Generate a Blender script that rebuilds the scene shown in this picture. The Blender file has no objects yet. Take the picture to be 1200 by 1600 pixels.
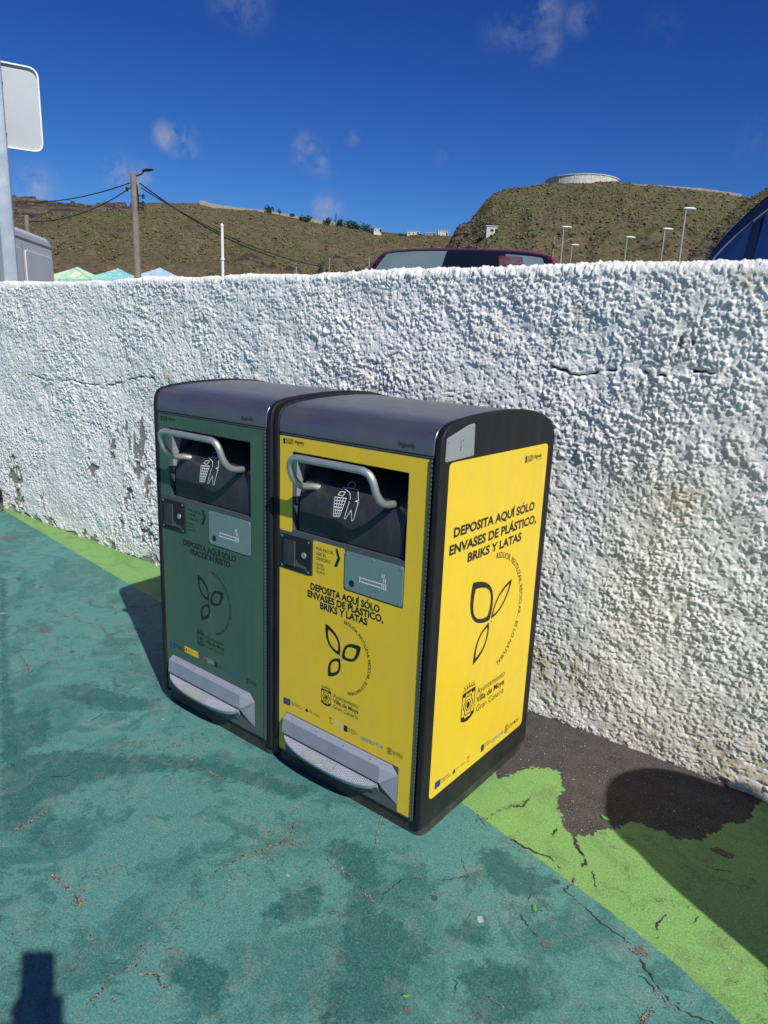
import bpy, bmesh, math, random
import numpy as np
from mathutils import Vector, Matrix
R=math.radians
random.seed(7)
SC=bpy.context.scene
# ---------------------------------------------------------------- camera
CAMP=np.array([0.99939456,-1.51227994,1.46225539]); YAW,PITCH,ROLL=R(-38.10286),R(-14.04409),R(2.30385); FPX=1099.0588
FWD=np.array([math.sin(YAW)*math.cos(PITCH),math.cos(YAW)*math.cos(PITCH),math.sin(PITCH)])
_r=np.array([math.cos(YAW),-math.sin(YAW),0.]); _u=np.cross(_r,FWD)
RGT=math.cos(ROLL)*_r+math.sin(ROLL)*_u; UPV=-math.sin(ROLL)*_r+math.cos(ROLL)*_u
cam=bpy.data.cameras.new('camera'); camo=bpy.data.objects.new('camera',cam); SC.collection.objects.link(camo)
camo.matrix_world=Matrix(((RGT[0],UPV[0],-FWD[0],CAMP[0]),(RGT[1],UPV[1],-FWD[1],CAMP[1]),(RGT[2],UPV[2],-FWD[2],CAMP[2]),(0,0,0,1)))
cam.sensor_fit='VERTICAL'; cam.sensor_height=32; cam.lens=FPX/1600*32; cam.clip_start=.02; cam.clip_end=6000
SC.camera=camo
SC.render.resolution_x=768; SC.render.resolution_y=1024
def ray(px,py):
    return FWD+(px-600)/FPX*RGT-(py-800)/FPX*UPV
def at(px,py,d):                       # point seen at (px,py) of the photograph, d metres away on the ground plan
    r=ray(px,py); return CAMP+r*(d/math.hypot(r[0],r[1]))
# ---------------------------------------------------------------- sky and sun
SUND=Vector((1.0,-.435,1.0)).normalized()
W=bpy.data.worlds.new('World'); SC.world=W; W.use_nodes=True
def sky():
    nt=W.node_tree; nt.nodes.clear(); N=nt.nodes.new; L=nt.links.new
    out=N('ShaderNodeOutputWorld'); bg=N('ShaderNodeBackground'); bg.inputs[1].default_value=SKY_STRENGTH
    s=N('ShaderNodeTexSky'); s.sky_type='NISHITA'; s.sun_disc=False; s.sun_elevation=math.asin(SUND.z); s.sun_rotation=math.atan2(SUND.x,SUND.y)
    s.altitude=SKY_ALT; s.air_density=1.0; s.dust_density=SKY_DUST; s.ozone_density=SKY_OZONE
    # clear dry air: a deeper blue than the sky model's, by one tone curve per channel over the whole sky
    sx=N('ShaderNodeSeparateColor'); hs=N('ShaderNodeCombineColor'); L(s.outputs[0],sx.inputs[0])
    for ch,(pw,cm) in enumerate(SKY_CURVE):
        a1=N('ShaderNodeMath'); a1.operation='MULTIPLY'; L(sx.outputs[ch],a1.inputs[0]); a1.inputs[1].default_value=.085
        a2=N('ShaderNodeMath'); a2.operation='POWER'; L(a1.outputs[0],a2.inputs[0]); a2.inputs[1].default_value=pw
        a3=N('ShaderNodeMath'); a3.operation='MULTIPLY'; L(a2.outputs[0],a3.inputs[0]); a3.inputs[1].default_value=cm/.085; L(a3.outputs[0],hs.inputs[ch])
    tc=N('ShaderNodeTexCoord')
    nz=N('ShaderNodeTexNoise'); nz.inputs['Scale'].default_value=21; nz.inputs['Detail'].default_value=9; nz.inputs['Roughness'].default_value=.68; nz.inputs['Distortion'].default_value=.15
    L(tc.outputs['Generated'],nz.inputs['Vector'])
    total=None
    for px,py,rad,amp in CLOUDS:
        d=ray(px,py); d=d/np.linalg.norm(d)
        dist=N('ShaderNodeVectorMath'); dist.operation='DISTANCE'; L(tc.outputs['Generated'],dist.inputs[0]); dist.inputs[1].default_value=tuple(d)
        mr=N('ShaderNodeMapRange'); mr.interpolation_type='SMOOTHSTEP'; L(dist.outputs['Value'],mr.inputs[0])
        mr.inputs[1].default_value=rad; mr.inputs[2].default_value=0; mr.inputs[3].default_value=0; mr.inputs[4].default_value=amp
        if total is None: total=mr.outputs[0]
        else:
            a=N('ShaderNodeMath'); a.operation='MAXIMUM'; L(total,a.inputs[0]); L(mr.outputs[0],a.inputs[1]); total=a.outputs[0]
    sub=N('ShaderNodeMapRange'); L(nz.outputs['Fac'],sub.inputs[0]); sub.inputs[1].default_value=.43; sub.inputs[2].default_value=.72
    m=N('ShaderNodeMath'); m.operation='MULTIPLY'; L(total,m.inputs[0]); L(sub.outputs[0],m.inputs[1])
    mx=N('ShaderNodeMix'); mx.data_type='RGBA'; L(m.outputs[0],mx.inputs[0]); L(hs.outputs[0],mx.inputs[6]); mx.inputs[7].default_value=CLOUDCOL
    L(mx.outputs[2],bg.inputs[0]); L(bg.outputs[0],out.inputs[0])
SKY_STRENGTH=.085; SKY_ALT=600; SKY_DUST=.1; SKY_OZONE=4.0; SKY_CURVE=((1.83,.91),(1.57,.96),(1.145,1.062))
CLOUDCOL=(4.5,4.8,5.8,1)
CLOUDS=[(262,212,.024,1.0),(285,222,.030,.8),(188,272,.030,1.1),(208,282,.032,.9),(55,292,.036,.8),(478,236,.030,.6),(500,252,.028,.5),(512,328,.028,1.0),(812,48,.036,.35),(848,18,.036,.5),(850,68,.032,.35),(908,28,.026,.4),(775,45,.03,.2),(550,215,.015,.35),(385,5,.04,.4),(355,10,.03,.3),(690,245,.012,.25),(1180,215,.04,.12),(1035,40,.03,.12)]
sky()
sl=bpy.data.lights.new('sun','SUN'); sl.energy=4.9; sl.angle=R(.53); sl.color=(1,.965,.91)
so=bpy.data.objects.new('sun',sl); SC.collection.objects.link(so); so.rotation_euler=SUND.to_track_quat('Z','Y').to_euler(); so.location=(6,-3,8)
SC.view_settings.view_transform='Standard'; SC.view_settings.look='None'; SC.view_settings.gamma=1; SC.view_settings.exposure=0
SC.view_settings.use_curve_mapping=False
# ---------------------------------------------------------------- helpers
def link(o): SC.collection.objects.link(o); return o
def tag(o,label=None,cat=None,group=None,kind=None):
    if label: o['label']=label
    if cat: o['category']=cat
    if group: o['group']=group
    if kind: o['kind']=kind
    return o
def empty(name,loc=(0,0,0),rz=0,scale=1):
    o=bpy.data.objects.new(name,None); o.location=loc; o.rotation_euler=(0,0,rz); o.empty_display_size=.1; return link(o)
OFF=Vector((0,0,0))
def mk(name,verts,faces,mat,parent=None,smooth=False,bevel=0,seg=2,ang=35):
    me=bpy.data.meshes.new(name)
    if parent is not None and OFF.length>0: verts=[(v[0]-OFF.x,v[1]-OFF.y,v[2]-OFF.z) for v in verts]
    me.from_pydata([tuple(map(float,v)) for v in verts],[],faces); me.update()
    return fin(name,me,mat,parent,smooth,bevel,seg,ang)
def fin(name,me,mat,parent=None,smooth=False,bevel=0,seg=2,ang=35):
    o=bpy.data.objects.new(name,me); link(o)
    if mat: me.materials.append(mat)
    if smooth or bevel: me.polygons.foreach_set('use_smooth',[True]*len(me.polygons))
    if bevel:
        b=o.modifiers.new('bevel','BEVEL'); b.width=bevel; b.segments=seg; b.limit_method='ANGLE'; b.angle_limit=R(ang); b.harden_normals=True
    elif smooth=='sharp': me.set_sharp_from_angle(angle=R(ang))
    if parent is not None: o.parent=parent
    return o
class G:                                # gathers simple solids into one mesh
    def __init__(s): s.v=[]; s.f=[]
    def add(s,v,f):
        n=len(s.v); s.v+=[tuple(p) for p in v]; s.f+=[tuple(i+n for i in q) for q in f]; return s
    def box(s,x0,x1,y0,y1,z0,z1):
        v=[(x,y,z) for z in (z0,z1) for y in (y0,y1) for x in (x0,x1)]
        return s.add(v,[(0,2,3,1),(4,5,7,6),(0,1,5,4),(2,6,7,3),(0,4,6,2),(1,3,7,5)])
    def prism(s,poly,f3,d0,d1):         # poly in 2-D; f3(u,v,d)->xyz
        n=len(poly); a=sum(poly[i][0]*poly[(i+1)%n][1]-poly[(i+1)%n][0]*poly[i][1] for i in range(n))
        v=[f3(u,w,d0) for u,w in poly]+[f3(u,w,d1) for u,w in poly]
        fs=[tuple(range(n))[::-1],tuple(range(n,2*n))]+[(i,(i+1)%n,n+(i+1)%n,n+i) for i in range(n)]
        return s.add(v,fs)
    def tube(s,pts,r,k=12,cap=True):
        pts=[Vector(p) for p in pts]; rs=r if isinstance(r,(list,tuple)) else [r]*len(pts)
        n0=len(s.v); up=None
        for i,p in enumerate(pts):
            t=(pts[min(i+1,len(pts)-1)]-pts[max(i-1,0)]).normalized()
            if up is None: up=t.orthogonal().normalized()
            up=(up-t*up.dot(t)).normalized(); b=t.cross(up)
            for j in range(k):
                a=2*math.pi*j/k; s.v.append(tuple(p+(up*math.cos(a)+b*math.sin(a))*rs[i]))
        for i in range(len(pts)-1):
            for j in range(k):
                a=n0+i*k+j; b2=n0+i*k+(j+1)%k; s.f.append((a,b2,b2+k,a+k))
        if cap: s.f.append(tuple(range(n0,n0+k))[::-1]); m=n0+(len(pts)-1)*k; s.f.append(tuple(range(m,m+k)))
        return s
    def lathe(s,prof,c=(0,0,0),k=24,sx=1,sy=1):
        n0=len(s.v)
        for r,z in prof:
            for j in range(k):
                a=2*math.pi*j/k; s.v.append((c[0]+r*math.cos(a)*sx,c[1]+r*math.sin(a)*sy,c[2]+z))
        for i in range(len(prof)-1):
            for j in range(k):
                a=n0+i*k+j; b=n0+i*k+(j+1)%k; s.f.append((a,b,b+k,a+k))
        s.f.append(tuple(range(n0,n0+k))[::-1]); m=n0+(len(prof)-1)*k; s.f.append(tuple(range(m,m+k)))
        return s
    def mesh(s,name,mat,parent=None,**k):
        o=mk(name,s.v,s.f,mat,parent,**k)
        bm=bmesh.new(); bm.from_mesh(o.data); bmesh.ops.recalc_face_normals(bm,faces=bm.faces); bm.to_mesh(o.data); bm.free()
        return o
def fillet(poly,r,n=5):                  # rounds the corners of a closed 2-D polygon
    out=[]; m=len(poly)
    for i in range(m):
        p=Vector(poly[i]).to_2d(); a=Vector(poly[i-1]).to_2d(); b=Vector(poly[(i+1)%m]).to_2d()
        da=(a-p); db=(b-p); rr=min(r,da.length*.45,db.length*.45); A=p+da.normalized()*rr; B=p+db.normalized()*rr
        for k in range(n+1):
            t=k/n; q=A*(1-t)**2+p*2*t*(1-t)+B*t*t; out.append((q.x,q.y))
    return out
def rrect(x0,x1,z0,z1,r,n=5): return fillet([(x0,z0),(x1,z0),(x1,z1),(x0,z1)],r,n)
def smoothline(pts,n=6):
    P=[np.array(p,float) for p in pts]; P=[2*P[0]-P[1]]+P+[2*P[-1]-P[-2]]; out=[]
    for i in range(1,len(P)-2):
        for k in range(n):
            t=k/n; a,b,c,d=P[i-1],P[i],P[i+1],P[i+2]
            out.append(tuple(.5*((2*b)+(c-a)*t+(2*a-5*b+4*c-d)*t*t+(3*b-a-3*c+d)*t**3)))
    out.append(tuple(P[-2])); return out
FR=lambda d0=0: (lambda u,v,d: (u,-d,v))         # plane facing -y
SD=lambda d0=0: (lambda u,v,d: (d,u,v))          # plane facing +x
# ---- materials
def mat(name,col,rough=.6,metal=0,noise=0,nscale=20,bump=0,bscale=200,coat=0,spec=.5,col2=None,detail=4,nlo=.35,nhi=.65,aniso=None):
    m=bpy.data.materials.new(name); m.use_nodes=True; nt=m.node_tree; b=nt.nodes['Principled BSDF']; N=nt.nodes.new; L=nt.links.new
    b.inputs['Base Color'].default_value=(*col,1); b.inputs['Roughness'].default_value=rough; b.inputs['Metallic'].default_value=metal
    b.inputs['Specular IOR Level'].default_value=spec
    if coat: b.inputs['Coat Weight'].default_value=coat; b.inputs['Coat Roughness'].default_value=.1
    tc=N('ShaderNodeTexCoord')
    if noise or col2:
        n=N('ShaderNodeTexNoise'); n.inputs['Scale'].default_value=nscale; n.inputs['Detail'].default_value=detail; n.inputs['Roughness'].default_value=.65
        L(tc.outputs['Object'],n.inputs['Vector'])
        if aniso: 
            mp=N('ShaderNodeMapping'); mp.inputs['Scale'].default_value=aniso; L(tc.outputs['Object'],mp.inputs[0]); L(mp.outputs[0],n.inputs['Vector'])
        mr=N('ShaderNodeMapRange'); L(n.outputs['Fac'],mr.inputs[0]); mr.inputs[1].default_value=nlo; mr.inputs[2].default_value=nhi
        mx=N('ShaderNodeMix'); mx.data_type='RGBA'; L(mr.outputs[0],mx.inputs[0])
        c2=col2 if col2 else tuple(c*(1-noise) for c in col)
        mx.inputs[6].default_value=(*col,1); mx.inputs[7].default_value=(*c2,1); L(mx.outputs[2],b.inputs['Base Color'])
        r2=N('ShaderNodeMapRange'); L(n.outputs['Fac'],r2.inputs[0]); r2.inputs[3].default_value=max(rough-.08,.02); r2.inputs[4].default_value=min(rough+.12,1); L(r2.outputs[0],b.inputs['Roughness'])
    if bump:
        n2=N('ShaderNodeTexNoise'); n2.inputs['Scale'].default_value=bscale; n2.inputs['Detail'].default_value=3; L(tc.outputs['Object'],n2.inputs['Vector'])
        bp=N('ShaderNodeBump'); bp.inputs['Strength'].default_value=bump; bp.inputs['Distance'].default_value=.002; L(n2.outputs['Fac'],bp.inputs['Height']); L(bp.outputs[0],b.inputs['Normal'])
    return m
# ---- numpy noise
def _h(ix,iy,s):
    n=(ix.astype(np.int64)*374761393+iy.astype(np.int64)*668265263+s*974634777)&0xffffffff
    n=((n^(n>>13))*1274126177)&0xffffffff; n=(n^(n>>16))&0xffffffff
    return n.astype(np.float64)/4294967295.0
def vn(x,y,s=0):
    ix=np.floor(x);iy=np.floor(y);fx=x-ix;fy=y-iy;fx=fx*fx*(3-2*fx);fy=fy*fy*(3-2*fy)
    a=_h(ix,iy,s);b=_h(ix+1,iy,s);c=_h(ix,iy+1,s);d=_h(ix+1,iy+1,s)
    return a*(1-fx)*(1-fy)+b*fx*(1-fy)+c*(1-fx)*fy+d*fx*fy
def fbm(x,y,s=0,o=4,g=.5):
    t=0;a=1;w=0
    for k in range(o): t=t+a*vn(x*2**k,y*2**k,s+k*17); w+=a; a*=g
    return t/w
def worley(x,y,s=0):
    ix=np.floor(x);iy=np.floor(y);best=np.full(x.shape,9.);idr=np.zeros(x.shape)
    for dx in (-1,0,1):
        for dy in (-1,0,1):
            cx=ix+dx;cy=iy+dy;px=cx+_h(cx,cy,s);py=cy+_h(cx,cy,s+5);d=np.hypot(x-px,y-py)
            m=d<best; best=np.where(m,d,best); idr=np.where(m,_h(cx,cy,s+9),idr)
    return best,idr
def sstep(a,b,x):
    t=np.clip((x-a)/(b-a),0,1); return t*t*(3-2*t)
def segdist(X,Y,line):
    best=np.full(X.shape,1e9)
    for (x0,y0),(x1,y1) in zip(line[:-1],line[1:]):
        dx,dy=x1-x0,y1-y0; t=np.clip(((X-x0)*dx+(Y-y0)*dy)/(dx*dx+dy*dy+1e-12),0,1)
        best=np.minimum(best,np.hypot(X-x0-t*dx,Y-y0-t*dy))
    return best
def polysd(X,Y,poly):                   # signed distance, negative inside
    d=segdist(X,Y,list(poly)+[poly[0]]); ins=np.zeros(X.shape,bool); n=len(poly)
    for i in range(n):
        x0,y0=poly[i];x1,y1=poly[(i+1)%n]
        c=((y0>Y)!=(y1>Y)); xx=(x1-x0)*(Y-y0)/((y1-y0) if y1!=y0 else 1e-12)+x0; ins^=c&(X<xx)
    return np.where(ins,-d,d)
def gridmesh(name,V,nu,nv,mat_,attrs=None,smooth=True,parent=None):
    me=bpy.data.meshes.new(name); i=np.arange((nu-1)*(nv-1)); a=(i//(nu-1))*nu+i%(nu-1)
    F=np.stack([a,a+1,a+nu+1,a+nu],1).astype(np.int32)
    me.vertices.add(len(V)); me.vertices.foreach_set('co',V.astype(np.float32).ravel())
    me.loops.add(F.size); me.loops.foreach_set('vertex_index',F.ravel()); me.polygons.add(len(F)); me.polygons.foreach_set('loop_start',np.arange(0,F.size,4,dtype=np.int32))
    me.update(calc_edges=True)
    for k,vv in (attrs or {}).items():
        at_=me.attributes.new(k,'FLOAT','POINT'); at_.data.foreach_set('value',vv.astype(np.float32).ravel())
    me.polygons.foreach_set('use_smooth',[smooth]*len(F))
    return fin(name,me,mat_,parent)
CRACKS = [([(-0.1521,0.0116),(-0.1243,-0.0425),(-0.0935,-0.093),(-0.077,-0.1231)],0.005,1),([(-0.1838,-0.2387),(-0.1171,-0.2432),(-0.0624,-0.2425),(-0.0143,-0.2588),(0.0316,-0.2685),(0.0622,-0.2778)],0.005,1),([(0.0621,-0.272),(0.0494,-0.222),(0.056,-0.1587),(0.1035,-0.1106)],0.002,0),([(0.126,-0.104),(0.1513,-0.0753),(0.1741,-0.0422),(0.1911,-0.0273),(0.1661,-0.0087),(0.1346,0.0196)],0.0025,0),([(0.3637,-0.0509),(0.3878,-0.0701),(0.4128,-0.0817),(0.4372,-0.0856)],0.004,0),([(0.2021,0.1907),(0.2462,0.1837),(0.281,0.1845),(0.3269,0.1957),(0.3799,0.1718)],0.006,0),([(0.4169,0.1703),(0.4246,0.144),(0.4132,0.1081),(0.4375,0.0977),(0.4807,0.0863),(0.5258,0.0668),(0.5573,0.06),(0.6014,0.0544),(0.6338,0.04)],0.003,0),([(0.3451,0.3326),(0.3733,0.2881),(0.4023,0.2692),(0.4182,0.2473),(0.4164,0.2176)],0.009,0),([(0.447,0.2306),(0.4643,0.1984),(0.4826,0.1687)],0.003,0),([(0.286,0.2804),(0.2918,0.3336)],0.004,0),([(0.0872,0.2104),(0.1032,0.2161),(0.1091,0.2812),(0.1351,0.3397),(0.1535,0.3596),(0.1532,0.4068)],0.007,1),([(0.0742,0.2158),(0.1002,0.1968),(0.1192,0.189)],0.02,1),([(0.3337,-0.3271),(0.3501,-0.3408),(0.3608,-0.363)],0.0025,0),([(0.4147,-0.3168),(0.4482,-0.3144),(0.481,-0.3119)],0.0025,1),([(0.3874,-0.1677),(0.3921,-0.1214)],0.002,0),([(0.2679,-0.1571),(0.2643,-0.1315)],0.002,0),([(0.6215,0.0294),(0.6372,0.0305),(0.6518,0.0267)],0.016,1),([(0.6528,0.0236),(0.6714,-0.0001),(0.6973,-0.0163),(0.7241,-0.0377),(0.7482,-0.0528),(0.7738,-0.0587),(0.8046,-0.0527),(0.8298,-0.0445),(0.866,-0.0463)],0.005,0),([(0.6657,-0.0283),(0.6992,-0.0372),(0.7295,-0.0547)],0.003,0),([(0.6528,0.0236),(0.6392,0.0785),(0.6495,0.096)],0.002,0),([(0.7113,-0.172),(0.7133,-0.1507),(0.7193,-0.1121),(0.7241,-0.0978)],0.009,1),([(0.6652,0.2181),(0.6537,0.1663),(0.6543,0.1308)],0.005,0),([(0.6653,0.1053),(0.6691,0.1217)],0.004,0),([(0.368,-0.0588),(0.397,-0.0789),(0.4374,-0.0876)],0.003,0),([(0.7253,0.2609),(0.727,0.2345),(0.7281,0.2171)],0.003,0),([(0.1207,0.2916),(0.1311,0.329),(0.1599,0.3475),(0.1552,0.4085),(0.1527,0.4287)],0.006,0),([(0.2936,0.2793),(0.2937,0.3239)],0.004,0),([(0.2852,0.2531),(0.2971,0.2331)],0.002,0),([(0.7297,-0.0474),(0.747,-0.0643),(0.7681,-0.0635)],0.018,1),([(0.6674,0.4703),(0.7095,0.4675),(0.7605,0.4956)],0.003,0),([(0.4201,0.165),(0.4262,0.144),(0.4164,0.1097)],0.007,1),([(0.3504,0.0418),(0.3614,0.0018),(0.3803,-0.0106)],0.002,1),([(-0.9262,-0.7823),(-0.932,-0.7333),(-0.938,-0.6905),(-0.9443,-0.6461)],0.008,1),([(-0.9415,-0.5921),(-0.8958,-0.5774)],0.006,1),([(-0.6914,-0.7735),(-0.6526,-0.7784),(-0.6185,-0.7739),(-0.5833,-0.7741),(-0.5354,-0.7744),(-0.5081,-0.7857)],0.011,1),([(-0.5379,-0.7766),(-0.519,-0.7577)],0.006,1),([(-0.4986,-0.8058),(-0.4759,-0.8139)],0.011,1),([(-0.4497,-0.8129),(-0.4233,-0.8114),(-0.4025,-0.8196),(-0.375,-0.8214)],0.008,1),([(-0.2447,-0.9209),(-0.2494,-0.8995),(-0.2557,-0.8702),(-0.2715,-0.8477),(-0.2673,-0.8163),(-0.255,-0.7963),(-0.2601,-0.7719)],0.007,1),([(-0.2601,-0.7719),(-0.2974,-0.7441),(-0.3267,-0.7062),(-0.323,-0.6701),(-0.3316,-0.5909),(-0.3346,-0.5633)],0.0025,1),([(-0.2642,-0.8183),(-0.2538,-0.7971),(-0.2571,-0.7809)],0.014,1),([(-0.2347,-0.8022),(-0.2161,-0.7863),(-0.1946,-0.7723),(-0.1617,-0.7805),(-0.1331,-0.7649)],0.006,1),([(-0.2406,-0.866),(-0.2035,-0.8687),(-0.1619,-0.8747)],0.003,1),([(-0.3567,-0.4935),(-0.3515,-0.4421),(-0.3405,-0.3836),(-0.315,-0.3252),(-0.3064,-0.2807),(-0.273,-0.2587)],0.006,1),([(-0.2759,-0.2613),(-0.3077,-0.236),(-0.3372,-0.1906)],0.01,1),([(-0.273,-0.2587),(-0.2417,-0.2236)],0.002,1),([(-0.3644,-0.1983),(-0.3778,-0.1684),(-0.377,-0.0983)],0.004,1),([(-0.6321,-0.7215),(-0.6376,-0.6794),(-0.6586,-0.6349)],0.0025,1),([(-0.5984,-0.5961),(-0.5228,-0.5508),(-0.5356,-0.4975)],0.0018,1),([(-0.553,-0.9549),(-0.5118,-0.9295),(-0.4906,-0.901)],0.0018,0),([(-2.7837,0.3739),(-2.7937,0.46),(-2.8365,0.5505),(-2.7928,0.6287)],0.004,1),([(-2.3553,0.1768),(-2.23,0.1519),(-2.1338,0.1976),(-1.9805,0.1649),(-1.859,0.1339),(-1.7441,0.1045),(-1.6353,0.0768)],0.006,1),([(-0.7697,-0.1944),(-0.7133,-0.2047),(-0.6627,-0.1891)],0.006,1),([(-1.3199,-0.3139),(-1.339,-0.2264),(-1.2618,-0.1825)],0.003,0),([(-0.9925,-0.2665),(-0.9583,-0.2018),(-0.9304,-0.1651)],0.004,1),([(-1.1039,-0.5747),(-1.0659,-0.5309),(-1.0751,-0.4794)],0.003,0),([(-2.1494,-0.2012),(-1.9571,-0.2431),(-1.8203,-0.2851)],0.006,1),([(-1.3179,-0.6254),(-1.2316,-0.62)],0.004,0),([(-2.234,0.4235),(-2.1544,0.501),(-2.1498,0.5976)],0.006,0),([(-0.8359,-0.2226),(-0.8341,-0.1565),(-0.8948,-0.0864)],0.004,1),([(-2.0845,-0.2542),(-2.1081,-0.2201)],0.008,1),([(-2.6372,-0.0463),(-2.5876,-0.0482)],0.01,1)]
SPOTS = [(0.4555,-0.0931,0.015,0),(0.0682,-0.0739,0.01,0),(0.2998,-0.4603,0.012,0),(0.2157,-0.4334,0.009,0),(0.2917,-0.1365,0.014,1),(-3.9136,0.5496,0.07,0),(-3.4493,0.6968,0.03,0),(-3.0582,0.2287,0.03,2),(-2.8408,0.2551,0.018,2),(-1.9343,-0.0482,0.018,2),(-1.7224,0.125,0.014,2),(-0.8087,-0.2294,0.014,2),(-2.2569,-0.0116,0.05,0),(0.3863,0.1197,0.014,2),(-0.1931,-0.3569,0.008,1),(-1.1369,-0.1104,0.008,1),(0.7126,0.5628,0.03,0),(-2.604,-0.0542,0.02,1),(0.6515,0.0429,0.02,0),(0.1615,-0.1553,0.014,2),(0.832,0.1381,0.006,1)]
BARE = [(0.0268,0.4265),(0.0468,0.4835),(0.0626,0.5479),(0.0996,0.5897),(0.1483,0.6079),(0.1845,0.5906),(0.2235,0.5147),(0.2266,0.4428),(0.2634,0.4043),(0.2952,0.3513),(0.3397,0.3389),(0.3905,0.3648),(0.4023,0.4199),(0.4342,0.4611),(0.4454,0.5043),(0.4765,0.5318),(0.5296,0.5325),(0.5798,0.5382),(0.6216,0.5473),(0.6536,0.5906),(0.6724,0.6392),(0.6865,0.711),(0.7232,0.7436),(0.7421,0.7875),(0.7324,0.8494),(0.7413,0.9011),(0.7585,0.9464),(0.74,1.1),(-0.4,1.1),(-0.12,1.1),(-0.12,0.55)]
STAINS = [[(-0.1986,-0.2006),(-0.1861,-0.1441),(-0.0782,-0.1241),(0.0406,-0.2108),(0.0596,-0.2801),(0.1497,-0.2822),(0.2586,-0.2841),(0.2493,-0.3715),(0.3109,-0.4948),(0.1777,-0.6086),(0.0934,-0.5152),(0.1171,-0.4853),(0.0077,-0.3487),(-0.0307,-0.2731)],[(-1.674,-0.2449),(-1.6086,-0.1526),(-1.3894,-0.103),(-1.2866,-0.0228),(-1.2238,-0.0655),(-1.3017,-0.1922),(-1.4281,-0.2534),(-1.5899,-0.2882)],[(-1.3085,-0.5849),(-1.178,-0.4231),(-1.0258,-0.3297),(-0.8754,-0.1938),(-0.688,-0.1105),(-0.3905,-0.0224),(-0.4165,-0.1191),(-0.6185,-0.169),(-0.8104,-0.2413),(-0.9561,-0.4324),(-0.9806,-0.531),(-0.979,-0.6201),(-0.9066,-0.7374),(-0.9549,-0.7923),(-1.2856,-0.6483)],[(-3.1772,0.1757),(-3.1053,0.1817),(-2.0664,-0.2739),(-1.5899,-0.4565),(-1.5254,-0.3429),(-1.3174,-0.4582),(-1.2856,-0.6483)],[(0.1524,0.0641),(0.2007,0.1362),(0.3019,0.1103),(0.3782,0.1231),(0.3904,0.0319),(0.3265,0.0009),(0.2467,-0.005)],[(0.2266,-0.2376),(0.26,-0.164),(0.3102,-0.1541),(0.3509,-0.1835),(0.3288,-0.2235)],[(0.3316,-0.3006),(0.3747,-0.2243),(0.4584,-0.1914),(0.5292,-0.223),(0.522,-0.3142),(0.4318,-0.3914)],[(-0.9262,-0.736),(-0.9084,-0.656),(-0.715,-0.7541),(-0.7716,-0.7485),(-0.875,-0.7522)],[(-0.2269,-0.7432),(-0.1628,-0.6682),(-0.0799,-0.655),(0.0109,-0.7513),(-0.0875,-0.7692)],[(-0.1476,-0.4952),(-0.1518,-0.4161),(-0.1163,-0.3094),(-0.0395,-0.3897),(-0.0804,-0.4928)]]
MAN = [(-0.3414,1.0279),(-0.305,1.0306),(-0.2828,1.0289),(-0.2837,1.0162),(-0.2806,0.9988),(-0.292,0.9943),(-0.2813,0.9932),(-0.2989,0.9355),(-0.3048,0.9325),(-0.3079,0.9638),(-0.3304,0.9338),(-0.3352,0.934),(-0.3122,1.0005),(-0.3146,1.0146)]
HEAD = [(-0.2947,1.0413),(-0.2956,1.037),(-0.2984,1.0331),(-0.3028,1.03),(-0.3081,1.0283),(-0.3134,1.0283),(-0.318,1.0299),(-0.3212,1.0329),(-0.3224,1.0369),(-0.3215,1.0412),(-0.3187,1.0452),(-0.3142,1.0482),(-0.309,1.0499),(-0.3036,1.0499),(-0.2991,1.0483),(-0.296,1.0452)]
BASKET = [(-0.3737,0.9925),(-0.328,0.9967),(-0.3534,0.9354),(-0.3786,0.9328)]
TRASH = [(-0.3605,1.0021),(-0.3513,1.0131),(-0.3334,1.0147),(-0.336,1.0084),(-0.3437,1.0005)]
WCRACK = [[(-4.259,1.1),(-4.053,1.081),(-3.936,1.071),(-3.758,1.075),(-3.627,1.101),(-3.466,1.079),(-3.308,1.086),(-3.118,1.103),(-2.936,1.147),(-2.832,1.169),(-2.667,1.165)],[(-0.164,1.379),(-0.113,1.368),(-0.063,1.358),(-0.004,1.366),(0.075,1.384)],[(0.163,1.389),(0.229,1.376),(0.29,1.38),(0.339,1.391),(0.408,1.387)],[(-0.998,1.338),(-0.91,1.38),(-0.826,1.411)]]
WDARK = [(-4.561,0.288,0.1),(-4.536,0.139,0.1),(-4.592,0.41,0.05),(-3.036,0.823,0.05),(-3.16,0.685,0.05),(-2.837,0.845,0.05),(-2.902,0.726,0.08),(-2.875,0.629,0.07),(-3.413,0.509,0.06),(-2.795,0.499,0.06),(-3.001,0.403,0.06),(-2.902,0.564,0.04),(-2.765,0.154,0.07),(-2.839,0.202,0.05),(-3.095,0.184,0.03),(-4.134,0.11,0.03),(0.297,1.476,0.022),(0.279,1.493,0.012),(-4.168,0.202,0.03)]
WYEL = [(-2.507,1.536,0.06),(-2.528,1.182,0.07),(-4.497,0.348,0.08),(-0.074,1.565,0.05),(0.04,0.197,0.2),(0.342,-0.009,0.2),(0.658,0.08,0.2),(0.474,1.683,0.06),(-2.12,-0.238,0.1),(0.347,0.967,0.1),(-0.097,0.204,0.15),(-4.216,1.071,0.05)]
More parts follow.
